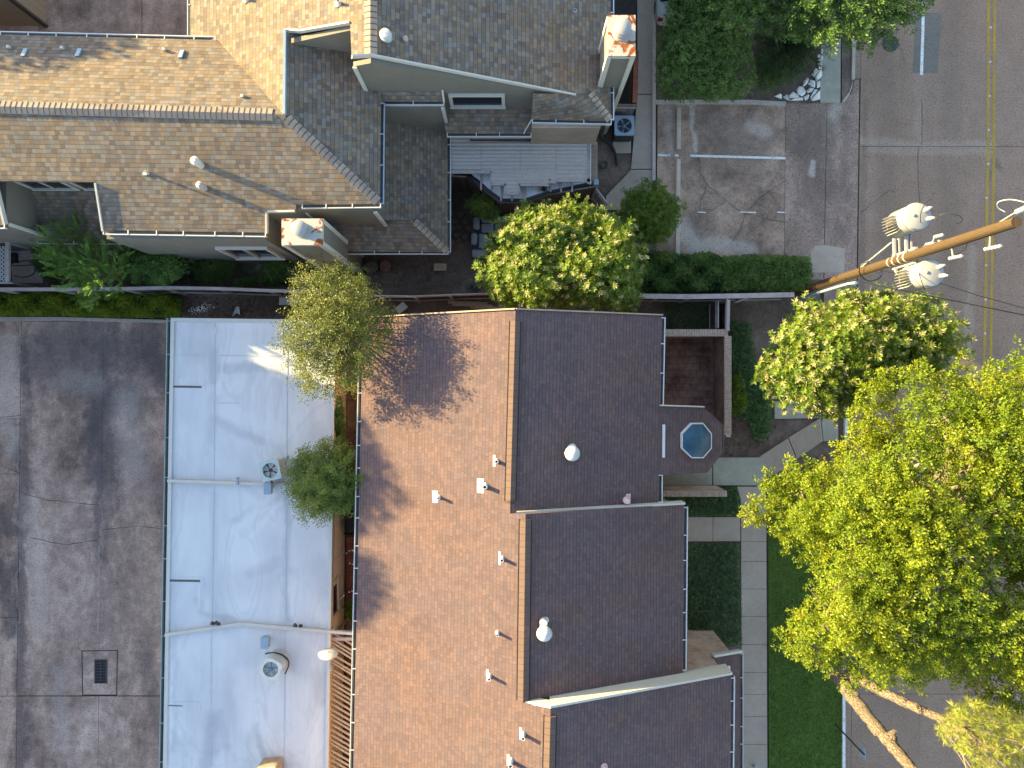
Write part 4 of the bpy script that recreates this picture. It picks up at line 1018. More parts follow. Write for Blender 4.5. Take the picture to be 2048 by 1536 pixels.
props(MB().box(P(475, 962, ZF + .2), (.07, .3, .07)).box(P(475, 956, ZF + .2), (.14, .06, .05)).build('pipe_clamp', M['bluegrey']), 'small grey strut clamp across the straight parapet cap', 'bracket')
# satellite dish, seen edge-on
p = P(668, 1330, 2.75); t = thing('satellite_dish', 'white satellite dish seen edge-on above the slatted pergola', 'satellite dish', p)
c = P(656, 1304, 3.6); ax = V(.08, .93, .28).normalized()
prof = [(.001, 0), (.15, .012), (.28, .04), (.36, .075), (.375, .085), (.36, .088), (.27, .055), (.14, .025), (.001, .012)]
MB().lathe(c, prof, 28, axis=-ax, caps=False).build('dish', M['porcelain'], t, smooth=True)
MB().tube([p, p + V(0, 0, .5), c - ax * -.06], .025, 8).build('mast', M['bluegrey'], t)
MB().tube([c - V(0, 0, .3), c + ax * -.42 - V(0, 0, .12)], .014, 6).box(c + ax * -.42 - V(0, 0, .1), (.06, .09, .06)).build('feed_arm', M['bluegrey'], t)
# slatted pergola between the two roofs
pg = thing('pergola', 'weathered slatted pergola filling the gap between flat white roof and brown gutter', 'pergola', P(690, 1420, 0))
zp = 2.55
sl = MB()
for i in range(48):
    y = 1262 + i * 10.2 + random.uniform(-1, 1); e = random.uniform(-2, 2)
    x0, x1 = 660 - (y - 1270) * .012, 735
    sl.bar(P(x0, y + e, zp + random.uniform(-.01, .01)), P(x1, y + 46 + e * .5, zp + random.uniform(-.01, .01)), .075, .04)
sl.build('slats', M['wood_tan'], pg)
bm_ = MB(); bm_.bar(P(660, 1272, zp - .07), P(650, 1840, zp - .07), .09, .12).bar(P(745, 1272, zp - .07), P(735, 1840, zp - .07), .09, .12)
bm_.build('side_beam', M['wood_tan'], pg)
MB().bar(P(662, 1277, zp + .02), P(745, 1278, zp + .02), .13, .1).build('end_beam', M['wood_cap'], pg)
MB().bar(P(662, 1262, zp + .0), P(745, 1263, zp + .0), .12, .08).build('end_beam', M['wood_dark'], pg)
for (x, y) in ((664, 1280), (738, 1280), (655, 1700)):
    q = P(x, y, 0); q2 = P(x, y, zp); MB().bar(V(q2.x, q2.y, 0), V(q2.x, q2.y, zp - .14), .09, .09, up=V(0, 1, 0)).build('post', M['wood_tan'], pg)
# narrow side yard: covered grill, mat, string lights, vine
t = thing('covered_grill', 'charcoal fabric cover over a bulky grill in the narrow red side yard', 'grill', P(722, 1040, 0))
q = [P(688, 1010, 1.1), P(740, 1010, 1.1), P(740, 1066, 1.1), P(690, 1066, 1.1)]
MB().slab(q, 1.04).slab([P(686, 1066, .5), P(740, 1066, .5), P(740, 1074, .5), P(690, 1074, .5)], .44).build('cover', M['tarp'], t, bevel=.06)
props(MB().slab(pxy((706, 1086), (735, 1086), (735, 1114), (706, 1114), z=.10), .02).build('door_mat', M['darkmetal']), 'dark square mat edged in pale grey on the red side yard deck', 'mat')
# string lights over the side yard
slt = thing('string_lights', 'sagging string of small white bulbs above the red side yard', 'string lights', P(705, 1130, 2.4))
wir = MB(); bulbs = []
for (a, b) in (((665, 1118), (718, 1098)), ((690, 1104), (716, 1100)), ((692, 1125), (715, 1135)), ((690, 1188), (716, 1180)), ((676, 1204), (690, 1188))):
    A, B = P(*a, 2.5), P(*b, 2.6); m_ = (A + B) / 2 - V(0, 0, .12)
    wir.tube([A, m_, B], .006, 5)
    bulbs += [A + (m_ - A) * .6, m_, m_ + (B - m_) * .55]
wir.build('cable', M['black'], slt)
bb = MB()
for b in bulbs: bb.lathe(b - V(0, 0, .06), [(.005, 0), (.03, .02), (.03, .05), (.012, .08)], 8)
bb.build('bulbs', M['porcelain'], slt)
# drain grate in the alley
t = thing('drain_grate', 'dark cast iron storm drain grate set in its square alley slab', 'drain grate', P(201, 1343, .01))
MB().slab(pxy((190, 1320), (213, 1320), (213, 1366), (190, 1366), z=.016), .02).build('pit', M['black'], t)
g = MB()
for i in range(9): g.bar(P(190, 1320 + i * 5.75, .03), P(213, 1320 + i * 5.75, .03), .03, .03)
for x in (190, 201.5, 213): g.bar(P(x, 1319, .032), P(x, 1367, .032), .05 if x != 201.5 else .035, .03)
g.build('bars', M['iron'], t)
t = thing('manhole_cover', 'round dark manhole cover in the road under the tree tips', 'manhole cover', P(1781, 87, 0))
MB().lathe(P(1781, 87, 0), [(.36, 0), (.36, .012), (.33, .014), (.33, .008), (.001, .008)], 36).build('plate', M['iron'], t)
g = MB()
for i in range(-4, 5):
    L = math.sqrt(max(0, .30 ** 2 - (i * .065) ** 2)); c = P(1781, 87, .012)
    g.bar(c + V(-L, i * .065, 0), c + V(L, i * .065, 0), .02, .006)
g.lathe(P(1781, 87, .006), [(.34, 0), (.34, .01), (.315, .01), (.315, 0)], 36, caps=False)
g.build('tread_ribs', M['darkmetal'], t)
# wheel stops
for (x, y0, y1, lab) in ((1357, 217, 299, 'northernmost concrete wheel stop beside the ground condenser path'), (1356, 320, 402, 'concrete wheel stop just south of the long white stall line'),
                         (1355, 404, 512, 'long concrete wheel stop running behind the small green tree to the hedge')):
    a, b = P(x, y0, 0), P(x - 1, y1, 0)
    mb = MB(); pr_ = [(-.11, 0), (.11, 0), (.085, .13), (-.085, .13)]
    k = [a + V(u, 0, v) for u, v in pr_] + [b + V(u, 0, v) for u, v in pr_]
    mb.idx(k, [(0, 1, 5, 4), (1, 2, 6, 5), (2, 3, 7, 6), (3, 0, 4, 7), (3, 2, 1, 0), (4, 5, 6, 7)])
    props(mb.build('wheel_stop', M['stop'], bevel=.012), lab, 'wheel stop', 'wheel stops in the parking bay')
# raised pavement markers on the double yellow line
for i, (x, y) in enumerate(((1981, -12), (1981, 55), (1980, 124), (1979, 192), (1977, 260), (1976, 328), (1973, 396), (1972, 531), (1971, 599), (1970, 667), (1966, 735), (1964, 802))):
    o = props(MB().lathe(P(x, y, 0), [(.055, 0), (.055, .01), (.04, .022), (.001, .026)], 14).build('pavement_marker', M['porcelain']),
              'small round white ceramic marker along the double yellow road line', 'road marker', 'round white markers along the yellow line')
# litter, meter covers
props(MB().slab(pxy((1571, 815), (1604, 815), (1604, 827), (1571, 827), z=.085), .02).build('meter_cover', M['curb']), 'rectangular meter cover set in the pale utility slab', 'meter cover')
sp = thing('street_sign', 'thin dark signpost at the lawn edge seen almost from directly above', 'street sign', P(1670, 1448, 0))
b0 = P(1670, 1448, 0)
MB().bar(b0, b0 + V(0, 0, 2.6), .05, .04, up=V(0, 1, 0)).build('post', M['darkmetal'], sp)
MB().bar(b0 + V(.03, 0, 2.15), b0 + V(.03, 0, 2.6), .45, .012, up=V(1, 0, 0)).build('plate', M['bluegrey'], sp)
props(MB().lathe(P(1508, 1531, .05), [(.07, 0), (.07, .12), (.05, .16), (.02, .18)], 12).build('cleanout', M['bluegrey']), 'small pale cleanout cap standing at the sidewalk by the lawn', 'pipe cap')

# ================================================================== UTILITY POLE
pb = P(1597, 584, 0)
up_ = thing('utility_pole', 'tall brown wooden utility pole leaning outward in view over the street', 'utility pole', pb)
def Z(z, dx=0, dy=0): return pb + V(dx, dy, z)
MB().tube([Z(0), Z(4), Z(8), Z(12), Z(13.4)], [.18, .17, .16, .148, .14], 20).build('shaft', M['pole'], up_, smooth=True)
mb = MB(); mb.tube([Z(.3, -.02, -.18), Z(6, -.02, -.165), Z(12.8, -.02, -.13)], .012, 5)
for z in np.arange(1.2, 12.5, .9): mb.bar(Z(z, -.05, -.16 + z * .003), Z(z, .05, -.16 + z * .003), .03, .02)
mb.build('ground_wire', M['iron'], up_)
for z in (7.55, 7.85, 8.2, 8.5):
    MB().lathe(Z(z), [(.15, 0), (.165, .01), (.165, .07), (.15, .08)], 18, caps=False).build('steel_band', M['tank'], up_)
mb = MB()
for dy in (-.2, .2):
    mb.bar(Z(7.5, .1, dy), Z(8.75, .1, dy), .07, .09, up=V(0, 1, 0))
for z in (7.75, 8.45):
    mb.bar(Z(z, .02, .2), Z(z, .0, .75), .07, .09).bar(Z(z, .02, -.2), Z(z, .12, -.45), .07, .09)
    mb.bar(Z(z, .17, .2), Z(z, .15, .75), .05, .09).bar(Z(z, .17, -.2), Z(z, .27, -.45), .05, .09)
mb.build('mounting_bracket', M['tank'], up_)
mb = MB(); mb.tube([Z(5.2, .05, .12), Z(7.6, .0, .65)], .03, 8); mb.build('brace', M['tank'], up_)
# street-light style bracket low on the pole and riser conduit
mb = MB(); mb.tube([Z(.2, .1, -.26), Z(4.4, .1, -.26), Z(4.9, .15, -.3)], .06, 10); mb.build('riser_conduit', M['bluegrey'], up_, smooth=True)
mb = MB(); mb.tube([Z(3.4, .1, -.3), Z(4.4, .5, -.4), Z(4.75, .0, -.95)], .025, 7)
mb.tube([Z(4.0, .0, -.55), Z(4.0, .55, -.35)], .05, 8); mb.build('stand_off', M['tank'], up_)
def insul(at, d, L, r, n=5):
    mb = MB(); prof = []
    for i in range(n):
        z = L * i / n; prof += [(r * .5, z), (r, z + L / n * .35), (r * .5, z + L / n * .75)]
    prof += [(r * .5, L), (.01, L)]
    mb.lathe(at, prof, 12, axis=d); return mb.build('insulator', M['tank'], up_, smooth=True)
mb = MB(); mb.bar(Z(12.6, .05, .12), Z(13.25, .1, .28), .035, .035).bar(Z(10.75, .02, -.1), Z(10.8, .05, -.46), .03, .03).bar(Z(12.4, .02, -.1), Z(12.4, 0, -.5), .03, .03).bar(Z(9.6, .1, .1), Z(9.6, .25, .46), .025, .03).bar(Z(9.05, .1, .1), Z(9.05, .32, .34), .025, .03).bar(Z(8.8, .1, -.2), Z(8.8, .2, -.78), .025, .03).bar(Z(5.6, .05, .1), Z(5.7, .1, .3), .08, .06)
mb.build('arm', M['tank'], up_)
insul(Z(13.25, .1, .28), V(.05, .1, 1), .34, .075, 4)
for (z, dx, dy, L_) in ((10.6, .05, -.42, .55), (12.2, .0, -.46, .6), (9.55, .25, .42, .4), (9.0, .32, .3, .35), (5.75, .1, .3, .2), (8.75, .2, -.75, .3)):
    insul(Z(z, dx, dy), V(.08, -.03, 1), L_, .06, 5 if L_ > .35 else 3)
MB().box(Z(8.9, .02, .18), (.1, .12, .2)).box(Z(9.9, .02, .15), (.07, .1, .08)).box(Z(10.2, .02, .15), (.07, .1, .08)).build('bolt_plate', M['tank'], up_)
def loop(pts, r=.012):
    q = []; pts = [Vector(p) for p in pts]
    for i in range(len(pts) - 1):
        p0, p1, p2, p3 = pts[max(0, i - 1)], pts[i], pts[i + 1], pts[min(len(pts) - 1, i + 2)]
        for k in range(7):
            t = k / 7; q.append(.5 * ((2 * p1) + (p2 - p0) * t + (2 * p0 - 5 * p1 + 4 * p2 - p3) * t * t + (3 * p1 - p0 - 3 * p2 + p3) * t ** 3))
    q.append(pts[-1]); return q
MB().tube(loop([P(1745, 520, 6.4), P(1722, 530, 6.2), P(1720, 548, 6), P(1738, 562, 5.8), P(1760, 555, 5.6), P(1763, 542, 5.5), P(1758, 541, 5.4)]), .02, 6).build('jumper_cable', M['black'], up_)
MB().tube(loop([P(1870, 440, 9.6), P(1885, 428, 9.8), P(1915, 430, 10), P(1925, 440, 9.9), P(1915, 447, 9.6)]), .012, 6).build('jumper_cable', M['black'], up_)
MB().tube(loop([P(1842, 455, 8.9), P(1841, 430, 9.7), P(1850, 408, 9.9), P(1862, 398, 10)]), .012, 6).build('jumper_cable', M['black'], up_)
MB().tube(loop([P(1832, 497, 8.4), P(1836, 535, 9), P(1842, 560, 9.4), P(1850, 580, 9)]), .012, 6).build('jumper_cable', M['black'], up_)
MB().tube(loop([P(1935, 480, 10.4), P(1930, 497, 10), P(1905, 515, 9.5)]), .012, 6).build('jumper_cable', M['black'], up_)
mb = MB(); mb.tube(loop([P(2048, 404, 13.2), P(2020, 399, 13), P(1997, 404, 12.8), P(1996, 415, 12.6), P(2010, 424, 12.6)]), .012, 6); mb.build('jumper_cable', M['porcelain'], up_)
def transformer(lab, top, h, rz):
    base = V(top.x, top.y, top.z - h)
    t = thing('transformer', lab, 'transformer', base, 'transformers on the utility pole')
    r = .43
    MB().lathe(base, [(r * .55, 0), (r * .95, .03), (r, .06), (r, h - .2), (r * 1.04, h - .19), (r * 1.04, h - .14), (r * 1.0, h - .13), (r * 1.0, h - .09), (r * .92, h - .03), (r * .5, h + .02), (.001, h + .03)], 36).build('tank', M['tank'], t, smooth=True)
    MB().lathe(base + V(0, 0, h - .155), [(r * 1.0, 0), (r * 1.06, .004), (r * 1.06, .014), (r * 1.0, .018)], 36, caps=False).build('lid_clamp', M['darkmetal'], t)
    f = MB()
    for i in range(7):
        a = rz + (i - 3) * .16; d = V(math.cos(a), math.sin(a), 0)
        f.bar(base + d * (r * 1.22) + V(0, 0, .1), base + d * (r * 1.2) + V(0, 0, h * .6), .36 * r, .008, up=d.cross(ZUP))
    f.build('cooling_fin', M['tank'], t)
    for k, (a, rr) in enumerate(((.75, .24), (-.35, .27))):
        d = V(math.cos(a) * rr, math.sin(a) * rr, 0)
        b = MB(); b.lathe(base + d + V(0, 0, h - .02), [(.055, 0), (.075, .05), (.05, .08), (.075, .12), (.05, .15), (.07, .19), (.04, .23), (.03, .32)], 14, axis=V(d.x * .8, d.y * .8, 1))
        b.build('bushing', M['tank'], t, smooth=True)
    MB().lathe(base + V(-.18, .02, h - .01), [(.05, 0), (.05, .06), (.02, .07)], 10).build('lifting_lug', M['tank'], t)
    MB().lathe(base + V(r + .02, .05, h * .62), [(.05, 0), (.05, .08), (.03, .1)], 10, axis=V(1, .1, 0)).build('terminal', M['tank'], t)
    return t
transformer('white pole transformer with fins on the north side of the utility pole', P(1838, 432, 9.25), 1.15, R(195))
transformer('white pole transformer with fins above the flowering tree, south side of pole', P(1864, 546, 9.25), 1.15, R(190))
for lab, pts in (('thicker black overhead wire crossing the street from the pole', [P(1690, 556, 6.3), P(1790, 578, 7.0), P(1900, 600, 7.2), P(2048, 630, 7.4), P(2500, 728, 8.2)]),
                 ('thinner black overhead wire passing below the southern transformer', [P(1760, 540, 7.6), P(1886, 568, 8.2), P(1960, 592, 8.2), P(2048, 616, 8.3), P(2500, 745, 8.6)])):
    props(MB().tube(pts, .018 if 'thicker' in lab else .011, 6).build('overhead_wire', M['black']), lab, 'wire')

# ================================================================== FENCES AND WALLS
def fence(name, lab, pts, h, mboard=None, cap=True, capw=.13, posts=True, mcap=None, side=1):
    t = thing(name, lab, 'fence', V(pts[0].x, pts[0].y, 0)); rnd = random.Random(len(lab))
    b = MB(); c = MB(); pz = []; lows = [MB(), MB()]
    for A, B in zip(pts, pts[1:]):
        d = (B - A); d.z = 0; L = d.length; d.normalize(); n = max(1, int(L / .15)); s = d.cross(ZUP)
        for i in range(n):
            p = A + d * (L * (i + .5) / n); hh = h + rnd.uniform(-.025, .0)
            b.box(V(p.x, p.y, hh / 2) + s * rnd.uniform(-.006, .006), (L / n - .008, .02, hh), math.atan2(d.y, d.x))
        if cap: c.bar(V(A.x, A.y, h + .02) + s * (.03 * side), V(B.x, B.y, h + .02) + s * (.03 * side), capw, .04)
        for z, lw in zip((.4, h - .25), lows): lw.bar(V(A.x, A.y, z) + s * (.045 * side), V(B.x, B.y, z) + s * (.045 * side), .04, .09)
        for i in range(int(L / 2.4) + 1): pz.append(A + d * min(L, i * 2.4) + s * (.06 * side))
    b.build('boards', mboard or M['wood_dark'], t); [q.build('rail', mcap or M['wood_cap'], t) for q in lows]
    if cap: c.build('cap', mcap or M['wood_cap'], t)
    if posts:
        for p in pz: MB().bar(V(p.x, p.y, 0), V(p.x, p.y, h + .01), .09, .09, up=V(0, 1, 0)).build('post', M['wood_cap'], t)
    return t
hF = 1.85
F = lambda *pts: [P(x, y, hF) for x, y in pts]
fence('wooden_fence', 'long weathered board fence between the stucco house garden and the lime hedge', F((-300, 577), (0, 577), (150, 577), (250, 576), (330, 574), (440, 576), (540, 580), (640, 582)), hF)
fence('wooden_fence', 'dark board fence behind the brown roof, from olive tree to flowering tree', F((650, 583), (760, 590), (830, 591), (900, 588), (990, 585)), hF, capw=.05)
fence('wooden_fence', 'board fence with a flat pale cap below the clipped hedge', F((1200, 590), (1380, 592), (1500, 590), (1588, 588)), hF, capw=.2)
fence('wooden_fence', 'short fence stub with pale cap between hedge fence and red brick patio wall', F((1458, 600), (1457, 662)), hF, capw=.13)
fence('wooden_fence', 'narrow grey fence stub just west of the pale capped stub', F((1441, 600), (1441, 655)), 1.6, capw=.05, posts=False)
def brickwall(lab, pts, z, w, m=None, cat='brick wall'):
    t = thing('brick_wall', lab, cat, V(pts[0].x, pts[0].y, 0))
    a, b = MB(), MB()
    for i, (A, B) in enumerate(zip(pts, pts[1:])):
        d = (B - A).normalized(); A2 = A + d * (w / 2 if i else 0)
        a.bar(V(A2.x, A2.y, z / 2 - .04), V(B.x, B.y, z / 2 - .04), w, z - .08)
        n = int((B - A2).length / .105)
        for k in range(n):   # header course on edge
            p = A2 + (B - A2) * ((k + .5) / n); b.box(V(p.x, p.y, z - .04 + random.uniform(-.003, .003)), ((B - A2).length / n - .012, w + .03, .085), math.atan2(d.y, d.x))
    a.build('masonry', m or M['brick_dark'], t); b.build('coping', M['coping'], t); return t
def m_cope():
    n = NT('coping_brick'); p = n.pos()
    c = n.ramp(n.noise(p, 7, 3, .7), [(.3, (.36, .24, .185)), (.5, (.46, .33, .26)), (.7, (.54, .41, .33))])
    return n.done(c, .9, n.bump(n.noise(p, 30), .006), spec=.2)
M['coping'] = m_cope()
Wp = lambda *pts, z: [P(x, y, z) for x, y in pts]
brickwall('old red brick wall round two sides of the tiled patio', Wp((1300, 665.5), (1456, 665.5), (1456, 870), z=1.7), 1.7, .26)
brickwall('short pink brick wing wall between porch and ivy, pointing at the sidewalk', Wp((1300, 987.5), (1454, 987.5), z=1.65), 1.65, .22, M['brick'])
props(MB().box(P(1450, 868, .45), (.2, .2, .9)).build('meter_box', M['porcelain']), 'small white box on the end of the old red brick patio wall', 'box')
bp = thing('brick_wall', 'narrow tan brick wall with a grey end post beside the corrugated patio cover', 'brick wall', P(1185, 330, 0))
mb = MB(); A, B = P(1189, 283, 2.3), P(1189, 366, 2.3); n = 20
for k in range(n):
    p = A + (B - A) * ((k + .5) / n); mb.box(V(p.x, p.y, 2.26), (.26, (B - A).length / n - .014, .08))
mb.build('coping', M['brick_tan'], bp); MB().bar(V(A.x, A.y, 1.1), V(B.x, B.y, 1.1), .24, 2.2).build('masonry', M['brick_tan'], bp)
MB().bar(V(B.x + .06, B.y + .02, 0), V(B.x + .06, B.y + .02, 2.4), .2, .22, up=V(0, 1, 0)).build('end_post', M['bluegrey'], bp)
fence('wooden_fence', 'dark bay-shaped board fence wrapped round the corrugated patio cover', [P(x, y, 2.0) for x, y in ((892, 353), (933, 355), (1001, 406), (1048, 406.5), (1094, 391), (1192, 374))], 2.0, capw=.05, posts=False, side=-1)
fence('garden_gate', 'dark leaning gate and fence end beside the footpath south of the patio cover', [P(x, y, 1.9) for x, y in ((1194, 375), (1216, 404))], 1.8, M['wood'], capw=.06, posts=False)
# red-stained fence beside the tall chimney
fence('wooden_fence', 'red stained fence along the footpath below the rusty tall chimney', [P(x, y, 1.5) for x, y in ((1274, 102), (1271, 206))], 1.5, M['red_wood'], capw=.2, posts=False, mcap=M['red_wood'])
fence('wooden_fence', 'grey slatted gate between tall chimney and ground condenser', [P(x, y, 1.7) for x, y in ((1226, 206), (1274, 207))], 1.6, M['wood'], cap=False, posts=False)
# lattice screen and hose at the left edge
lt = thing('lattice_screen', 'white lattice screen in a grey frame at the left edge of the garden', 'lattice', P(10, 525, 0))
def lattice(par, c0, u, v, W_, H_, sp, m, th=.02, wd=.03):
    mb = MB(); nrm = u.cross(v).normalized()
    for k, s in ((0, 1), (1, -1)):
        i = -H_
        while i < W_:
            # line: x - i = s*y  within [0,W]x[0,H]
            y0, y1 = 0.0, H_
            x0, x1 = (i, i + H_) if s > 0 else (i + H_, i)
            def clip(x0, y0, x1, y1):
                pts = []
                t0, t1 = 0.0, 1.0; dx = x1 - x0
                if dx > 0: t0, t1 = max(t0, -x0 / dx), min(t1, (W_ - x0) / dx)
                else: t0, t1 = max(t0, (W_ - x0) / dx), min(t1, -x0 / dx)
                return (t0, t1) if t1 - t0 > .02 else None
            r_ = clip(x0, y0, x1, y1)
            if r_:
                a = c0 + u * (x0 + (x1 - x0) * r_[0]) + v * (y0 + (y1 - y0) * r_[0]) + nrm * (th * (k - .5) * .9)
                b = c0 + u * (x0 + (x1 - x0) * r_[1]) + v * (y0 + (y1 - y0) * r_[1]) + nrm * (th * (k - .5) * .9)
                mb.bar(a, b, wd, th * .8, up=nrm)
            i += sp
    return mb.build('lattice', m, par)
a = P(-40, 563, 1.9)
lattice(lt, a, V(1, 0, 0), V(0, 1, 0).normalized(), 1.05, 1.45, .17, M['porcelain'], .03, .045)
MB().bar(P(16, 483, 1.9), P(16, 566, 1.9), .14, .12).bar(P(-40, 483, 1.9), P(18, 483, 1.9), .08, .12).bar(P(-40, 565, 1.9), P(24, 566, 1.9), .06, .12).build('frame', M['wood_cap'], lt)
for y in (485, 564):
    q = P(16, y, 1.9); MB().bar(V(q.x, q.y, 0), q - V(0, 0, .06), .1, .1, up=V(0, 1, 0)).build('post', M['wood_cap'], lt)
hose('garden_hose', 'thin dark garden hose coiled on the small concrete pad at left', 'hose', [P(80, 528, .05), P(50, 531, .05), P(22, 531, .05), P(30, 525, .05), P(55, 522, .05), P(70, 533, .05), P(66, 548, .05), P(48, 554, .05), P(28, 552, .05)], .018, M['black'])
props(MB().box(P(27, 516, .12), (.28, .42, .2)).build('access_hatch', M['black']), 'dark square hatch on the small concrete garden pad', 'hatch')

# ================================================================== PATIO COVER
pc = thing('patio_cover', 'corrugated translucent patio cover with white lattice skirt behind the stucco house', 'patio cover', P(1040, 320, 0))
zc = 2.75
M['corr'] = m_concrete('bleached_corrugated_panel', (.36, .31, .28), (.46, .40, .36), (.54, .475, .43), .6, (.3, 1.6, 1), .12)
def corr(x0, x1, y0, y1):
    A, B = P(x0, y0, zc), P(x1, y1, zc); mb_y = A.y; rows = []
    n = max(3, int((A.y - B.y) / .0375)); pts = []
    for i in range(n + 1):
        y = A.y + (B.y - A.y) * i / n; ph = (y / .15) % 1.0
        z = zc + (.035 if ph < .42 else 0.0) - .02
        pts += [V(A.x, y, z), V(B.x, y, z)]
    return pts, [(2 * i, 2 * i + 2, 2 * i + 3, 2 * i + 1) for i in range(n)]
mb = MB()
for rct in ((900, 962, 279, 340), (962.5, 1040, 279, 341), (1040.5, 1112, 279, 341), (1112.5, 1174, 279, 357), (982, 1112, 341, 366), (1012, 1036, 366, 385)):
    pts, fs = corr(*rct); mb.idx(pts, fs)
mb.build('corrugated_panel', M['corr'], pc)
fr = MB()
for (a, b, w) in (((1178, 280), (1178, 368), .16), ((1098, 361), (1180, 361), .13), ((900, 344), (983, 344), .13), ((983, 342), (983, 368), .08), ((983, 369), (1012, 369), .1), ((1010, 368), (1010, 388), .07),
                  ((1010, 388), (1038, 388), .09), ((1038, 388), (1038, 368), .07), ((1038, 370), (1100, 370), .1), ((1099, 356), (1099, 371), .08), ((898, 278), (898, 350), .07)):
    fr.bar(P(*a, zc - .05), P(*b, zc - .05), w, .08)
fr.build('frame_board', M['wood_cap'], pc)
MB().bar(P(1181.5, 280, zc), P(1181, 369, zc), .035, .1).build('flashing', M['porcelain'], pc)
MB().bar(P(940, 279, zc + .03), P(1062, 280, zc + .03), .12, .05).build('ledger_board', M['wood_dark'], pc)
zl = 2.2
def clipbar(mb, a, b, poly, w, m):   # strip a-b clipped to a convex polygon (x,y)
    t0, t1 = 0.0, 1.0; d = b - a; n = len(poly)
    area = sum(poly[i].x * poly[(i + 1) % n].y - poly[(i + 1) % n].x * poly[i].y for i in range(n))
    sg = 1 if area > 0 else -1
    for i in range(n):
        p, q = poly[i], poly[(i + 1) % n]; e = q - p; nx, ny = -e.y * sg, e.x * sg
        f0 = (a.x - p.x) * nx + (a.y - p.y) * ny; fd = d.x * nx + d.y * ny
        if abs(fd) < 1e-9:
            if f0 < 0: return
        elif fd > 0: t0 = max(t0, -f0 / fd)
        else: t1 = min(t1, -f0 / fd)
    if t1 - t0 > .004: mb.bar(a + d * t0, a + d * t1, w, .012, m)
lp = [P(x, y, zl) for x, y in ((950, 349), (1180, 340), (1176, 366), (1094, 385), (1049, 400), (1003, 400), (935, 352))]
lp = [P(x, y, zl) for x, y in ((940, 345), (1180, 345), (1180, 366), (1049, 400), (1003, 400))]
mb = MB(); c = sum(lp, Vector()) / len(lp); sp_ = .105
for k, s in ((0, 1), (1, -1)):
    for i in range(-45, 46):
        o = c + V(i * sp_, 0, .012 * k); dd = V(1, s, 0).normalized() * 4
        clipbar(mb, o - dd, o + dd, lp, .045, 0)
mb.build('lattice', M['latt'], pc)
rb = MB()
for x in (963, 984, 1003, 1025, 1051, 1078, 1102, 1123, 1145):
    rb.bar(P(x, 342, zl + .07), P(x - 1, 402 if 990 < x < 1060 else 384 if x > 1060 else 380, zl + .07), .07, .08)
rb.build('rafter', M['wood_cap'], pc)
ed = MB()
for a, b in zip(((935, 352), (1003, 401), (1049, 401), (1094, 386), (1180, 368)), ((1003, 401), (1049, 401), (1094, 386), (1180, 368), (1182, 368))): ed.bar(P(*a, zl), P(*b, zl), .12, .14)
ed.build('edge_beam', M['black'], pc)
for (x, y) in ((903, 346), (1003, 398), (1049, 398), (1176, 364)):
    q = P(x, y, zl); MB().bar(V(q.x, q.y, 0), q - V(0, 0, .08), .09, .09, up=V(0, 1, 0)).build('post', M['wood_dark'], pc)
props(MB().lathe(P(1088, 378, zl + .05), [(.1, 0), (.12, .05), (.09, .12), (.05, .25), (.01, .3)], 10).build('lantern', M['black']), 'small black lantern on the white lattice skirt of the patio cover', 'lantern')

# ================================================================== COURTYARD FURNITURE
def cush(mb, c, d, rz=0): mb.box(c, d, rz)
def soft(name, c, d, par, rz=0.0):
    return MB().box(c, d, rz).build(name, M['cushion'], par, bevel=min(d) * .35)
sf = thing('outdoor_sofa', 'grey cushioned outdoor corner sofa under the flowering tree', 'sofa', P(975, 470, 0))
for (x0, y0, x1, y1, z, hgt) in ((943, 432, 1012, 466, .3, .14), (943, 468, 976, 515, .3, .14)):
    a, b = P(x0, y1, z), P(x1, y0, z); c = (a + b) / 2
    MB().box(V(c.x, c.y, .15), (b.x - a.x + .06, b.y - a.y + .06, .26)).build('base', M['darkmetal'], sf)
for (x0, y0, x1, y1, z, hgt, nm) in ((962, 447, 988, 466, .4, .16, 'seat_cushion'), (989, 447, 1014, 466, .4, .16, 'seat_cushion'), (957, 467, 974, 497, .4, .16, 'seat_cushion'), (944, 499, 974, 515, .4, .16, 'seat_cushion'),
                                 (946, 434, 960, 460, .55, .3, 'back_cushion'), (962, 433, 985, 446, .55, .3, 'back_cushion'), (987, 433, 1012, 446, .55, .3, 'back_cushion'), (942, 466, 955, 491, .55, .3, 'back_cushion')):
    a, b = P(x0, y1, z), P(x1, y0, z); c = (a + b) / 2
    soft(nm, V(c.x, c.y, z), (b.x - a.x - .02, b.y - a.y - .02, hgt), sf, random.uniform(-.04, .04))
um = thing('patio_umbrella', 'folded grey patio umbrella leaning by the fence left of the flowering tree', 'umbrella', P(949, 575, 0))
b0 = P(950, 574, 0)
mb = MB(); k = []
for i, (z, r_) in enumerate(((.9, .14), (1.3, .11), (1.8, .08), (2.15, .05), (2.3, .015))):
    for j in range(14):
        a_ = 2 * math.pi * j / 14; rr = r_ * (1 + (.35 if j % 2 else -.25)); mb.v.append(b0 + V(rr * math.cos(a_), rr * math.sin(a_), z))
for i in range(4):
    for j in range(14): mb.f.append((i * 14 + j, i * 14 + (j + 1) % 14, (i + 1) * 14 + (j + 1) % 14, (i + 1) * 14 + j)); mb.m.append(0)
mb.build('canopy', M['cushion'], um); MB().tube([b0, b0 + V(0, 0, 2.35)], .022, 8).build('pole', M['darkmetal'], um)
MB().lathe(b0, [(.24, 0), (.24, .05), (.05, .08)], 20).build('base', M['darkmetal'], um)
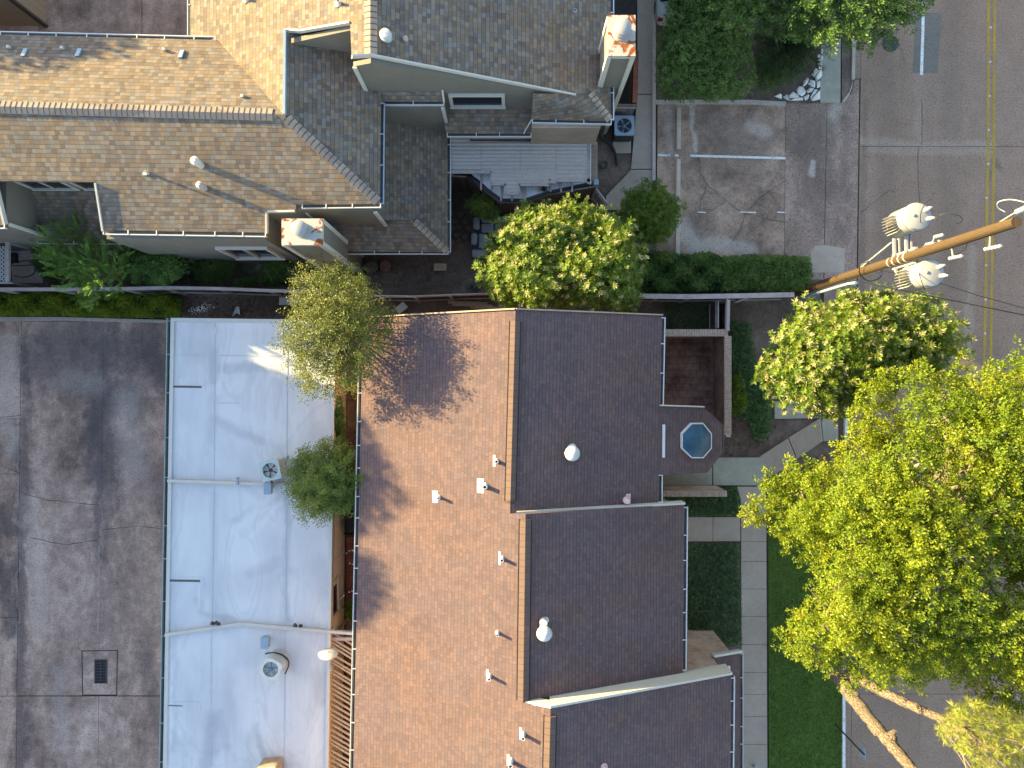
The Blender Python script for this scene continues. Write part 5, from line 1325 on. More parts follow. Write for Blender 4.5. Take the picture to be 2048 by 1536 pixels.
for (x, y, r_, h_, m_, lab) in ((747, 537, .3, .45, 'terra', 'large dark green glazed pot by the low stucco roof'), (773, 535, .24, .35, 'terra2', 'smaller terracotta pot right of the large green glazed pot'), (1207, 333, .16, .25, 'terra', 'small pot with a tuft of grass beside the tan brick wall')):
    p = P(x, y, 0); t = thing('flower_pot', lab, 'flower pot', p)
    MB().lathe(p, [(r_ * .6, 0), (r_ * .95, h_ * .6), (r_, h_), (r_ * .85, h_), (r_ * .82, h_ - .06)], 22, caps=False).build('pot', M[m_], t, smooth=True)
    MB().lathe(p + V(0, 0, h_ - .07), [(r_ * .84, 0), (.001, .02)], 18, caps=False).build('soil', M['soil'], t)
props(MB().slab([P(868, 527, .3), P(893, 527, .3), P(893, 540, .3), P(868, 540, .3)], .06).slab([P(868, 533, .38), P(893, 533, .38), P(893, 541, .38), P(868, 541, .38)], .05).build('timber_stack', M['wood_tan']), 'few short planks stacked beside the corner post of the low roof', 'planks')
fs = thing('flagstone_paving', 'irregular brown flagstones covering the shady courtyard floor beside the sofa', 'flagstones', P(840, 550, 0))
rnd = random.Random(3)
mb = MB()
for gx in range(14):
    for gy in range(12):
        cx_, cy_ = 735 + gx * 16 + (gy % 2) * 8 + rnd.uniform(-3, 3), 415 + gy * 14 + rnd.uniform(-3, 3)
        if cx_ > 940 or (cx_ < 898 and cy_ < 510) or rnd.random() < .18: continue
        n = rnd.randint(5, 7); a0 = rnd.random() * 6
        mb.slab([P(cx_ + 7.2 * math.cos(a0 + 2 * math.pi * i / n) * rnd.uniform(.8, 1.1), cy_ + 6.4 * math.sin(a0 + 2 * math.pi * i / n) * rnd.uniform(.8, 1.1), .02 + rnd.uniform(0, .02)) for i in range(n)], .04)
mb.build('flagstones', m_plain('brown_flagstone', (.13, .095, .07), .9, .35, 3, bump=.01), fs)
# things lying in the strip behind the flat roof
props(MB().slab([P(558, 594, .16), P(600, 594, .16), P(600, 610, .16), P(558, 610, .16)], .14).build('foam_block', M['porcelain'], bevel=.02), 'dirty white foam block lying by the fence left of the olive tree', 'foam block')
props(MB().slab([P(472, 613, .1), P(478, 613, .12), P(480, 630, .1), P(474, 626, .08), P(464, 633, .08), P(468, 622, .14)], .02).build('crumpled_sheet', M['porcelain']), 'torn white plastic sheet on the dirt behind the flat roof', 'plastic sheet')
props(MB().slab([P(789, 617, .3), P(806, 603, .3), P(816, 614, .3), P(798, 628, .3)], .04).build('white_board', M['porcelain']), 'square white board lying right of the olive tree behind the brown roof', 'board')
for i, (y, x0, x1) in enumerate(((604, 896, 975), (609, 905, 985), (614, 940, 1020))):
    props(MB().bar(P(x0, y, .15 + .03 * i), P(x1, y + 3, .15 + .03 * i), .12, .03).build('loose_plank', M['wood_tan']), ('northernmost', 'middle', 'southernmost')[i] + ' of three loose planks lying behind the brown roof ridge', 'plank', 'loose planks behind the brown roof')
mb = MB(); rnd = random.Random(9)
for i in range(150):
    a_ = rnd.random() * 6.28; rr = rnd.random() ** .7
    x, y = 402 + 26 * rr * math.cos(a_), 621 + 10 * rr * math.sin(a_) - (6 if math.cos(a_) > 0 else 0)
    s_ = rnd.uniform(.012, .03); p = P(x, y, .01)
    mb.lathe(p, [(s_ * .7, 0), (s_, s_ * .5), (s_ * .4, s_)], 5)
props(mb.build('pebbles', M['rock']), 'scatter of small white pebbles on the dirt behind the flat roof', 'pebbles', kind='stuff')
# white boulders at the planting corner, traced one by one
def boulder(lab, poly, z=.16):
    rnd = random.Random(int(poly[0][0] * 7 + poly[0][1])); n = len(poly)
    c = (sum(p[0] for p in poly) / n, sum(p[1] for p in poly) / n)
    mb = MB(); base = [P(x, y, .04) for x, y in poly]
    mid = [P(c[0] + (x - c[0]) * .97, c[1] + (y - c[1]) * .97, z * .7 + rnd.uniform(-.02, .02)) for x, y in poly]
    top = [P(c[0] + (x - c[0]) * .62 + rnd.uniform(-.8, .8), c[1] + (y - c[1]) * .62 + rnd.uniform(-.8, .8), z + rnd.uniform(-.03, .04)) for x, y in poly]
    for lo, hi in ((base, mid), (mid, top)):
        for i in range(n): mb.idx([lo[i], lo[(i + 1) % n], hi[(i + 1) % n], hi[i]], [(3, 2, 1, 0)])
    mb.poly(top[::-1])
    return props(mb.build('boulder', M['rock']), lab, 'boulder', 'white boulders at the planting corner')
CR = lambda pts: [(1500 + x / 5.689, y / 5.689) for x, y in pts]
rocks = [([(700, 850), (745, 775), (770, 780), (765, 830), (735, 885)], 'tall narrow white boulder, upper left of the boulder group'),
 ([(740, 890), (775, 800), (815, 790), (820, 860), (790, 900), (755, 925)], 'large white boulder against the grey slab in the upper group'),
 ([(595, 985), (610, 925), (660, 875), (675, 910), (645, 960), (610, 985)], 'slanting white boulder at the left of the middle row'),
 ([(655, 955), (690, 905), (745, 920), (750, 960), (740, 1000), (690, 985)], 'rounded central white boulder in the middle row'),
 ([(755, 930), (800, 915), (800, 985), (760, 1005)], 'small square white boulder in the middle row touching the grey slab'),
 ([(525, 1020), (560, 980), (600, 985), (640, 1045), (625, 1075), (590, 1100), (540, 1070)], 'big flat white boulder with a dark spot, leftmost of the middle rows'),
 ([(640, 1035), (680, 995), (730, 1005), (700, 1050), (650, 1060)], 'low white boulder just under the rounded central boulder'),
 ([(685, 1100), (735, 1015), (770, 1020), (750, 1060), (690, 1125)], 'pinkish white boulder leaning beside the large corner boulder'),
 ([(690, 1130), (755, 1060), (800, 1020), (800, 1130), (710, 1150)], 'large triangular white boulder in the corner of the grey slab'),
 ([(605, 1105), (660, 1070), (680, 1080), (660, 1125), (630, 1145)], 'small white boulder by the kerb left of the corner boulder'),
 ([(440, 1085), (490, 1040), (540, 1070), (560, 1100), (520, 1120), (450, 1118)], 'tan stained flat boulder beside the kerb'),
 ([(370, 1105), (425, 1070), (440, 1110), (460, 1145), (420, 1140)], 'white boulder by the kerb left of the tan stained one'),
 ([(265, 1095), (340, 1060), (365, 1080), (360, 1128)], 'leftmost white boulder of the group, by the kerb'),
 ([(450, 1145), (480, 1125), (560, 1105), (605, 1110), (605, 1140), (520, 1145)], 'thin white boulder between kerb and the tan stained one'),
 ([(770, 690), (790, 640), (825, 630), (830, 670), (800, 700)], 'white boulder near the top of the column along the slab'),
 ([(770, 720), (820, 700), (815, 780), (785, 790)], 'white boulder in the narrow column along the slab'),
 ([(800, 580), (820, 555), (835, 580), (825, 615), (805, 610)], 'topmost small white boulder along the grey slab'),
 ([(760, 640), (785, 615), (800, 630), (780, 670)], 'tiny white boulder left of the column top')]
for pts, lab in rocks: boulder(lab, CR(pts))
# parked car under the tree at the top edge
car = thing('parked_car', 'white parked car at the top edge, rear end showing beside the hedge mass', 'car', P(1352, -60, 0))
W0 = [P(1316, 38, .9), P(1388, 38, .9)]
xl, xr, yb = W0[0].x, W0[1].x, W0[0].y
def loft(secs, mats=0):
    mb = MB(); n = len(secs[0])
    for s_ in secs: mb.v += [Vector(p) for p in s_]
    for i in range(len(secs) - 1):
        for j in range(n): mb.f.append((i * n + j, i * n + (j + 1) % n, (i + 1) * n + (j + 1) % n, (i + 1) * n + j)); mb.m.append(0)
    mb.f.append(tuple(range(n))[::-1]); mb.m.append(0); mb.f.append(tuple(range((len(secs) - 1) * n, len(secs) * n))); mb.m.append(0)
    return mb
cxm = (xl + xr) / 2; hw = (xr - xl) / 2 * 1.02
def sec(y, zb_, zt_, w_, r_=.12): return [V(cxm - w_ + r_, y, zb_), V(cxm + w_ - r_, y, zb_), V(cxm + w_, y, zb_ + r_), V(cxm + w_, y, zt_ - r_), V(cxm + w_ - r_, y, zt_), V(cxm - w_ + r_, y, zt_), V(cxm - w_, y, zt_ - r_), V(cxm - w_, y, zb_ + r_)]
loft([sec(yb, .35, .8, hw * .9), sec(yb + .15, .28, .98, hw), sec(yb + 1.0, .25, 1.02, hw), sec(yb + 3.4, .25, 1.0, hw), sec(yb + 4.4, .3, .85, hw * .93), sec(yb + 4.6, .4, .7, hw * .82)]).build('body', M['porcelain'], car, smooth=True)
loft([sec(yb + .7, .95, 1.0, hw * .9), sec(yb + 1.2, .95, 1.45, hw * .78), sec(yb + 2.5, .95, 1.48, hw * .78), sec(yb + 3.3, .95, 1.02, hw * .88)]).build('window', M['glass'], car, smooth=True)
MB().slab([V(cxm - hw * .7, yb + 1.25, 1.5), V(cxm + hw * .7, yb + 1.25, 1.5), V(cxm + hw * .7, yb + 2.45, 1.52), V(cxm - hw * .7, yb + 2.45, 1.52)], .05).build('roof', M['bluegrey'], car, bevel=.02)
M['redlamp'] = m_plain('red_lens', (.35, .01, .01), .25, .1, 5)
for s_ in (-1, 1): MB().box(V(cxm + s_ * hw * .82, yb + .06, .78), (.2, .12, .16)).build('tail_light', M['redlamp'], car)
for s_ in (-1, 1):
    for yy in (yb + .85, yb + 3.7):
        w_ = MB().lathe(V(cxm + s_ * (hw - .1), yy, .31), [(.2, -.1), (.31, -.09), (.31, .09), (.2, .1)], 24, axis=V(1, 0, 0)).build('wheel', M['black'], car)
# ================================================================== VEGETATION
def tmpl(kind):
    """leaf-cluster template: quads (n,4,3); cluster axis = +Z"""
    q = []
    def leaf(az, el, L, w, base=0.0, off=(0, 0, 0), droop=0.0):
        d = np.array([math.cos(az) * math.cos(el), math.sin(az) * math.cos(el), math.sin(el)])
        s = np.array([-math.sin(az), math.cos(az), 0]); o = np.array(off)
        n = np.cross(s, d)
        q.append([o + d * base, o + d * (base + L * .5) + s * w / 2 + n * .04 * L, o + d * (base + L) - np.array([0, 0, droop]), o + d * (base + L * .5) - s * w / 2 + n * .04 * L])
    rn = random.Random(5)
    if kind == 'star':
        for i in range(6): leaf(i * math.pi / 3 + rn.uniform(-.2, .2), rn.uniform(.05, .6), 1, .42, .05)
    elif kind == 'oak':
        for i in range(7): leaf(rn.uniform(0, 6.28), rn.uniform(-.3, .9), rn.uniform(.6, 1), .46, .05, (rn.uniform(-.5, .5), rn.uniform(-.5, .5), rn.uniform(-.3, .3)))
    elif kind == 'small':
        for i in range(6): leaf(rn.uniform(0, 6.28), rn.uniform(-.6, .9), rn.uniform(.5, .9), .5, .05, (rn.uniform(-1, 1), rn.uniform(-1, 1), rn.uniform(-.6, .6)))
    elif kind == 'spike':
        for i in range(9): leaf(i * .698 * 2 + rn.uniform(-.3, .3), rn.uniform(.2, 1.2), rn.uniform(.7, 1.1), .22)
    elif kind == 'needle':
        for i in range(22): leaf(rn.uniform(0, 6.28), rn.uniform(-.5, 1.35), rn.uniform(.75, 1.05), .06)
    elif kind == 'frond':
        for i in range(9):
            t = i / 8; z = t * 2.2
            for s in (-1, 1): leaf(s * 1.25 if s > 0 else math.pi + 1.25 - math.pi - 2.5 + 1.25 - 1.25, 0, .01, .01) if False else None
            for s in (-1, 1):
                d = np.array([s * .5 * (1 - .45 * t), 0, .18 + 0]); o = np.array([0, -.25 * t * t, z]); L_ = 1
                a = o; b = o + d; w = np.array([0, .02, .13])
                q.append([a, a + d * .5 + w, b, a + d * .5 - w])
    return np.array(q)
TM = {k: tmpl(k) for k in ('star', 'oak', 'small', 'spike', 'needle', 'frond')}
def leafmesh(name, groups, mats, parent=None, loc=None):
    """groups: list of (template kind, positions (n,3), axes (n,3), sizes (n,), tones (n,), material)"""
    VV, TT, MI = [], [], []
    for kind, pos, ax, size, tone, mi in groups:
        T = TM[kind]; n = len(pos)
        if n == 0: continue
        ax = ax / (np.linalg.norm(ax, axis=1, keepdims=True) + 1e-9)
        rnd = RNG.normal(size=(n, 3)); xa = rnd - ax * (rnd * ax).sum(1, keepdims=True); xa /= np.linalg.norm(xa, axis=1, keepdims=True) + 1e-9
        ya = np.cross(ax, xa)
        B = np.stack([xa, ya, ax], 1) * size[:, None, None]              # (n,3,3) rows
        v = pos[:, None, None, :] + np.einsum('qkc,ncd->nqkd', T, B)
        VV.append(v.reshape(-1, 3)); k = T.shape[0]
        tt = np.repeat(tone, k) + RNG.normal(0, .10, n * k); TT.append(np.clip(tt, 0, 1)); MI.append(np.full(n * k, mi))
    v = np.concatenate(VV); t = np.concatenate(TT); mi = np.concatenate(MI)
    org = np.array(ORG[parent]) if parent is not None else (np.array(loc) if loc is not None else np.array([v[:, 0].mean(), v[:, 1].mean(), v[:, 2].min()]))
    v = (v - org).astype(np.float32); nf = len(v) // 4
    me = bpy.data.meshes.new(name)
    me.vertices.add(len(v)); me.vertices.foreach_set('co', v.ravel())
    me.loops.add(nf * 4); me.loops.foreach_set('vertex_index', np.arange(nf * 4, dtype=np.int32))
    me.polygons.add(nf); me.polygons.foreach_set('loop_start', np.arange(0, nf * 4, 4, dtype=np.int32))
    for m in mats: me.materials.append(m)
    me.polygons.foreach_set('material_index', mi.astype(np.int32))
    a = me.attributes.new('tone', 'FLOAT', 'FACE'); a.data.foreach_set('value', t.astype(np.float32))
    me.update(calc_edges=True)
    o = bpy.data.objects.new(name, me); COL.objects.link(o)
    if parent is not None: o.parent = parent
    else: o.location = org
    ORG[o] = Vector(org); return o
RNG = np.random.default_rng(11)
def inpoly(x, y, poly):
    r = np.zeros(len(x), bool); n = len(poly)
    for i in range(n):
        (x0, y0), (x1, y1) = poly[i], poly[(i + 1) % n]
        c = ((y0 > y) != (y1 > y)) & (x < (x1 - x0) * (y - y0) / (y1 - y0 + 1e-12) + x0); r ^= c
    return r
def edged(x, y, poly):
    d = np.full(len(x), 1e9); n = len(poly)
    for i in range(n):
        a, b = np.array(poly[i], float), np.array(poly[(i + 1) % n], float); e = b - a
        t = np.clip(((x - a[0]) * e[0] + (y - a[1]) * e[1]) / (e @ e + 1e-9), 0, 1)
        d = np.minimum(d, np.hypot(x - a[0] - t * e[0], y - a[1] - t * e[1]))
    return d
def sample(poly, n, margin=0.0):
    xs = [p[0] for p in poly]; ys = [p[1] for p in poly]; X, Y = [], []
    tot = 0
    for _ in range(400):
        x = RNG.uniform(min(xs), max(xs), 4000); y = RNG.uniform(min(ys), max(ys), 4000)
        k = inpoly(x, y, poly); x, y = x[k], y[k]
        if margin > 0: d = edged(x, y, poly); x, y = x[d > margin], y[d > margin]
        X.append(x); Y.append(y); tot += len(x)
        if tot >= n: break
    return np.concatenate(X)[:n], np.concatenate(Y)[:n]
def PX(x, y, z):
    k = S * (1 - z / H); return np.stack([(x - 1024) * k, (768 - y) * k, z], -1)
def spread(poly, n, margin, mind):
    """dart-throwing clump centres"""
    x, y = sample(poly, n * 60, margin); out = []
    for a, b in zip(x, y):
        if all((a - c) ** 2 + (b - d) ** 2 > mind * mind for c, d in out): out.append((a, b))
        if len(out) >= n: break
    return np.array(out)
def crown_pts(poly, zb, zt, rpx, nclump, ncl, dome, shoots=.25, flat=.8, lower=.35, mind=None, thick=.45, up=.15, rvar=.35, shootlen=1.3, mar=.42, extra=(), holes=(), pw=.5):
    """leaf clusters on the shells of overlapping clumps inside a traced outline"""
    C = spread(poly, nclump, rpx * mar, mind or rpx * .8)
    if holes: C = C[[all((x - hx) ** 2 + (y - hy) ** 2 > hr * hr for hx, hy, hr in holes) for x, y in C]]
    if len(extra): C = np.concatenate([C, np.array([e[:2] for e in extra], float)])
    d = edged(C[:, 0], C[:, 1], poly); f = np.clip(d / dome, 0, 1); f = np.sqrt(f * (2 - f))
    zc = zb + (zt - zb) * (.25 + .75 * f) * RNG.uniform(.86, 1.0, len(C))
    low = RNG.random(len(C)) < lower; zc[low] = zb + (zc[low] - zb) * .55
    r = rpx * RNG.uniform(1 - rvar, 1 + rvar, len(C)); r = np.minimum(r, np.maximum(d * 1.05, rpx * .5))
    if len(extra): r[-len(extra):] = [e[2] for e in extra]; zc[-len(extra):] = zb + (zt - zb) * RNG.uniform(.3, .55, len(extra))
    wgt = r ** 2; ci = RNG.choice(len(C), ncl, p=wgt / wgt.sum())
    cen = PX(C[:, 0], C[:, 1], zc); rad = r * S * (1 - zc / H)
    v = RNG.normal(size=(ncl, 3)); v[:, 2] = np.abs(v[:, 2]) * 1.0 - up * 2; v /= np.linalg.norm(v, axis=1, keepdims=True)
    rr = 1 - thick * RNG.random(ncl) ** 1.7
    sh = RNG.random(ncl) < shoots
    # shoots: directions quantised so that clusters line up along twigs
    k = 14; dirs = RNG.normal(size=(len(C), k, 3)); dirs[:, :, 2] = np.abs(dirs[:, :, 2]) * .8; dirs /= np.linalg.norm(dirs, axis=2, keepdims=True)
    pick = dirs[ci, RNG.integers(0, k, ncl)]
    v[sh] = pick[sh] + RNG.normal(0, .05, (sh.sum(), 3)); rr[sh] = RNG.uniform(.75, shootlen, sh.sum())
    p = cen[ci] + v * (rad[ci] * rr)[:, None] * np.array([1, 1, flat])
    tone_c = RNG.uniform(.2, .8, len(C))
    return p, v, tone_c[ci], rr, cen, rad
def trunk(par, base, top, r0, cen, m, nl=10, fork=.45, bend=.3, seed=1):
    rnd = random.Random(seed); mb = MB()
    base, top = Vector(base), Vector(top); n = 6; pts = []
    for i in range(n + 1):
        t = i / n; p = base + (top - base) * t + V(rnd.uniform(-1, 1), rnd.uniform(-1, 1), 0) * bend * math.sin(math.pi * t) * .5
        pts.append(p)
    mb.tube(pts, [r0 * (1.25 if i == 0 else 1 - .55 * i / n) for i in range(n + 1)], 10)
    idx = list(range(len(cen))); rnd.shuffle(idx)
    for i in idx[:nl]:
        e = Vector(cen[i]); s = pts[rnd.randint(int(n * fork), n)]
        mid = s + (e - s) * .5 + V(rnd.uniform(-.2, .2), rnd.uniform(-.2, .2), rnd.uniform(.0, .35))
        rr = r0 * rnd.uniform(.28, .45)
        mb.tube([s, s + (mid - s) * .5 + V(0, 0, .05), mid, e], [rr, rr * .8, rr * .6, rr * .25], 7)
        for _ in range(4):
            t = rnd.uniform(.3, 1); a = mid + (e - mid) * t; b = a + V(rnd.gauss(0, .5), rnd.gauss(0, .5), rnd.uniform(-.1, .5)) * rnd.uniform(.5, 1.1)
            mb.tube([a, (a + b) / 2 + V(0, 0, .05), b], [rr * .3, rr * .2, rr * .08], 5)
    return mb.build('trunk', m, par, smooth=True)
def tree(name, lab, cat, poly, zb, zt, rpx, nclump, ncl, leaf, size, lm, base, tr0, dome=120, group=None, bark=None, blossom=0.0, nl=10, tone=(0, 0), trunk_top=None, **kw):
    b = P(*base, 0); t = thing(name, lab, cat, b, group)
    p, v, tn, rr, cen, rad = crown_pts(poly, zb, zt, rpx, nclump, ncl, dome, **kw)
    ax = v * .7 + np.array([0, 0, .6]) + RNG.normal(0, .35, v.shape)
    sz = size * RNG.uniform(.65, 1.25, len(p)); tn = np.clip(tn * .7 + RNG.uniform(0, .3, len(p)) + tone[0], 0, 1)
    groups = [(leaf, p, ax, sz, tn, 0)]
    if blossom:
        k = (rr > .82) & (RNG.random(len(p)) < blossom)
        groups.append(('spike', p[k] + v[k] * size * .5, v[k] * .5 + np.array([0, 0, .9]), sz[k] * 1.15, RNG.random(k.sum()), 1))
    mats = [lm] + ([M['l_bloss']] if blossom else [])
    if tr0:
        c = cen.mean(0); tt = Vector(trunk_top) if trunk_top is not None else V(c[0], c[1], zb + (zt - zb) * .45)
        trunk(t, b, tt, tr0, cen, bark or M['bark'], nl, seed=len(lab))
    leafmesh('crown', groups, mats, t)
    return t
# the great sunlit oak over the street
OAK = [(1480, 1035), (1500, 1010), (1535, 985), (1530, 950), (1582, 915), (1600, 955), (1650, 930), (1690, 925), (1720, 900), (1715, 870), (1705, 850), (1720, 820), (1700, 790), (1760, 745), (1800, 735), (1830, 735), (1850, 720), (1880, 745), (1925, 712), (1960, 740), (2000, 715), (2048, 705), (2180, 690), (2330, 760), (2400, 950),
       (2380, 1200), (2250, 1380), (2140, 1400), (2048, 1420), (1990, 1395), (1950, 1340), (1900, 1345), (1870, 1370), (1845, 1345), (1800, 1360), (1760, 1375), (1730, 1360), (1705, 1378), (1690, 1340), (1650, 1355), (1636, 1330), (1600, 1300), (1545, 1280), (1590, 1245), (1580, 1210), (1640, 1200), (1610, 1150), (1602, 1130), (1650, 1105), (1625, 1085), (1560, 1100), (1555, 1060)]
tree('oak_tree', 'huge sunlit yellow-green oak spreading over the street', 'tree', OAK, 6.6, 11.8, 50, 180, 52000, 'oak', .10, M['l_oak'], (1625, 960), .38, dome=230, nl=40, shoots=.45, lower=.3, mind=31, thick=.5, rvar=.5, shootlen=1.55, flat=.8,
     holes=((1890, 1062, 26), (1965, 1125, 26), (1990, 1225, 24), (1872, 1255, 26), (1722, 1195, 20), (1745, 830, 16), (1640, 1000, 12), (1830, 940, 18)),
     extra=[(1497, 1030, 20), (1520, 1018, 28), (1550, 1000, 34), (1538, 960, 18), (1560, 972, 26), (1583, 935, 20), (1600, 985, 42), (1575, 1052, 30), (1620, 1040, 42), (1625, 1108, 26), (1655, 1085, 40), (1610, 950, 28), (1600, 1250, 26), (1567, 1275, 18), (1590, 1285, 22), (1632, 1290, 34), (1662, 1332, 20), (1640, 1215, 32), (1597, 1228, 18), (1680, 1180, 40), (1680, 1260, 42), (1722, 868, 26), (1715, 832, 22), (1745, 790, 34), (1772, 755, 20), (1832, 737, 16), (1880, 765, 26), (1925, 727, 16), (1990, 735, 20), (1700, 1358, 22), (1758, 1360, 22), (1838, 1350, 20), (1690, 945, 26), (1650, 945, 20), (1700, 900, 30), (1760, 850, 40), (1700, 1000, 40), (1800, 1330, 34), (1740, 1320, 34), (1935, 1345, 34), (1985, 1375, 42), (2040, 1395, 46), (1900, 1330, 30), (2090, 1400, 44)])
# flowering privets
tree('privet_tree', 'round flowering tree with cream blossoms beside the outdoor sofa', 'tree', [(965, 520), (985, 480), (1005, 440), (1045, 422), (1075, 410), (1120, 412), (1165, 408), (1215, 425), (1250, 450), (1270, 480), (1278, 520), (1285, 560), (1282, 600), (1250, 625), (1200, 605), (1140, 612), (1080, 622), (1030, 620), (985, 600), (962, 560)],
     1.6, 6.3, 38, 74, 7400, 'star', .15, M['l_priv'], (1105, 560), .14, dome=165, blossom=.15, shoots=.35, lower=.15, mind=24, rvar=.5, shootlen=1.45)
tree('privet_tree', 'flowering tree with cream blossoms below the utility pole transformers', 'tree', [(1508, 745), (1540, 690), (1570, 640), (1590, 610), (1620, 600), (1655, 605), (1690, 580), (1720, 592), (1755, 580), (1790, 600), (1800, 620), (1840, 590), (1860, 620), (1895, 640), (1912, 655), (1890, 690), (1900, 715), (1870, 745), (1800, 770), (1740, 790), (1690, 830), (1640, 830), (1600, 820), (1580, 790), (1530, 785)],
     2.0, 6.9, 40, 84, 8600, 'star', .16, M['l_priv'], (1590, 740), .16, dome=150, blossom=.24, shoots=.45, lower=.2, mind=25, rvar=.5, shootlen=1.75, thick=.6)
# olive-leaved garden tree throwing its shadow on the brown roof
tree('elm_tree', 'upright olive-leaved tree overlapping the flat white roof and the brown roof', 'tree', [(552, 545), (600, 530), (620, 512), (650, 530), (690, 520), (735, 550), (765, 590), (790, 640), (782, 690), (745, 740), (720, 780), (690, 805), (650, 795), (610, 800), (585, 775), (565, 745), (575, 715), (540, 685), (560, 660), (575, 610), (590, 580)],
     3.2, 7.0, 40, 60, 6400, 'small', .085, M['l_olive'], (712, 660), .11, dome=110, nl=26, shoots=.5, lower=.15, mind=24, thick=.75, shootlen=1.5)
tree('elm_tree', 'small round green tree over the edge of the flat white roof', 'tree', [(572, 985), (580, 930), (600, 900), (640, 882), (690, 890), (718, 915), (722, 960), (715, 1000), (690, 1030), (650, 1042), (610, 1035), (585, 1015)],
     2.6, 4.9, 28, 34, 5200, 'small', .085, M['l_dark'], (705, 955), .08, dome=85, nl=18, shoots=.55, lower=.15, mind=18, thick=.75, shootlen=1.65, rvar=.5, tone=(.15, 0))
# street tree and dense shrub at the top
tree('oak_tree', 'dark shady tree at the top edge beside the manhole cover', 'tree', [(1420, -160), (1425, 40), (1460, 70), (1510, 60), (1560, 80), (1620, 95), (1660, 85), (1690, 120), (1700, 95), (1740, 110), (1770, 80), (1800, 60), (1838, 50), (1850, 0), (1850, -160)],
     2.2, 4.35, 44, 66, 9000, 'oak', .13, M['l_hedge'], (1640, 30), .2, dome=110, shoots=.45, lower=.35, mind=30, thick=.7, shootlen=1.5)
tree('shrub', 'big rounded dark shrub filling the planting bed beside the footpath', 'shrub', [(1312, 195), (1312, 120), (1322, 70), (1330, 30), (1340, -120), (1480, -120), (1500, 60), (1505, 130), (1512, 170), (1490, 198), (1420, 202), (1350, 200)],
     .9, 2.5, 26, 110, 9500, 'oak', .105, M['l_hedge'], (1410, 100), .06, dome=45, shoots=.3, lower=.25, mind=17, thick=.55, rvar=.5, tone=(.2, 0))
tree('shrub', 'low dark shrub between the big rounded shrub and the sago palm', 'shrub', [(1506, 50), (1640, 50), (1638, 100), (1610, 135), (1580, 165), (1545, 180), (1522, 195), (1508, 160)], .2, .7, 18, 34, 2600, 'oak', .08, M['l_hedge'], (1525, 120), .03, dome=35, lower=.2, mind=12)
# small trees and shrubs
tree('shrub', 'bright green shrub over the footpath end beside the parking bay', 'shrub', [(1238, 430), (1245, 390), (1280, 362), (1320, 368), (1350, 395), (1374, 415), (1358, 450), (1330, 485), (1290, 490), (1255, 475)],
     .8, 2.5, 24, 36, 4200, 'oak', .085, M['l_priv'], (1300, 440), .05, dome=50, shoots=.4, lower=.2, mind=15, thick=.6, tone=(-.15, 0))
tree('locust_tree', 'feathery fern-leaved young tree growing over the garden fence at left', 'tree', [(60, 440), (75, 415), (105, 430), (150, 440), (175, 435), (215, 450), (230, 490), (270, 500), (255, 540), (240, 590), (205, 600), (190, 620), (165, 600), (150, 570), (110, 555), (95, 520), (105, 495), (80, 470)],
     1.6, 4.0, 26, 40, 1100, 'frond', .17, M['l_locust'], (200, 540), .05, dome=70, nl=24, shoots=.6, lower=.3, mind=18, thick=.85, shootlen=1.7)
tree('shrub', 'leafy green shrub right of the fern-leaved tree below the stucco wall', 'shrub', [(235, 520), (250, 495), (285, 480), (320, 490), (365, 478), (385, 485), (370, 510), (400, 530), (375, 545), (330, 572), (290, 570), (245, 560)],
     .7, 2.2, 22, 34, 2600, 'oak', .085, M['l_locust'], (310, 525), .04, dome=50, shoots=.4, lower=.35, mind=14, thick=.7)
tree('shrub', 'dark low shrub under the bay window of the stucco house', 'shrub', [(395, 500), (440, 495), (470, 515), (465, 550), (430, 568), (395, 560), (385, 530)], .3, 1.0, 18, 24, 1500, 'oak', .07, M['l_hedge'], (430, 535), .03, dome=40, lower=.3, mind=12)
tree('shrub', 'dark low shrub between bay window and rusty short chimney', 'shrub', [(540, 500), (575, 505), (590, 530), (580, 560), (545, 570), (500, 572), (440, 575), (450, 562), (520, 555)], .2, .9, 16, 24, 1500, 'oak', .07, M['l_hedge'], (560, 540), .03, dome=35, lower=.3, mind=12)
tree('shrub', 'dark low shrub at the house wall behind the concrete garden pad', 'shrub', [(55, 500), (90, 495), (115, 515), (105, 550), (90, 570), (70, 535)], .3, 1.0, 16, 16, 900, 'oak', .07, M['l_hedge'], (88, 530), .03, dome=35, lower=.3, mind=12)
tree('shrub', 'grey-green shrub inside the corner of the bay-shaped fence', 'shrub', [(926, 405), (940, 388), (975, 392), (998, 412), (1000, 435), (975, 440), (950, 430)], .6, 1.7, 16, 20, 1400, 'oak', .07, M['l_dark'], (965, 420), .03, dome=35, lower=.2, mind=11)
tree('shrub', 'small shrub in front of the bay-shaped fence behind the flowering tree', 'shrub', [(1072, 405), (1090, 395), (1105, 398), (1108, 415), (1085, 425)], .8, 1.7, 12, 10, 600, 'oak', .06, M['l_dark'], (1090, 412), .03, dome=30, lower=.2, mind=9)
tree('vine', 'dark climbing vine on the tan wall at the flat roof edge', 'vine', [(671, 790), (684, 790), (688, 830), (690, 870), (688, 890), (672, 890), (669, 850)], 1.5, 2.7, 9, 26, 1500, 'oak', .06, M['l_hedge'], (690, 845), 0, dome=12, lower=.2, mind=7, tone=(.1, 0))
tree('shrub', 'leafy shrub at the foot of the tan wall below the garage window', 'shrub', [(690, 1200), (720, 1200), (724, 1235), (690, 1240)], .6, 1.3, 14, 12, 700, 'oak', .08, M['l_priv'], (705, 1220), .02, dome=30, lower=.2, mind=9)
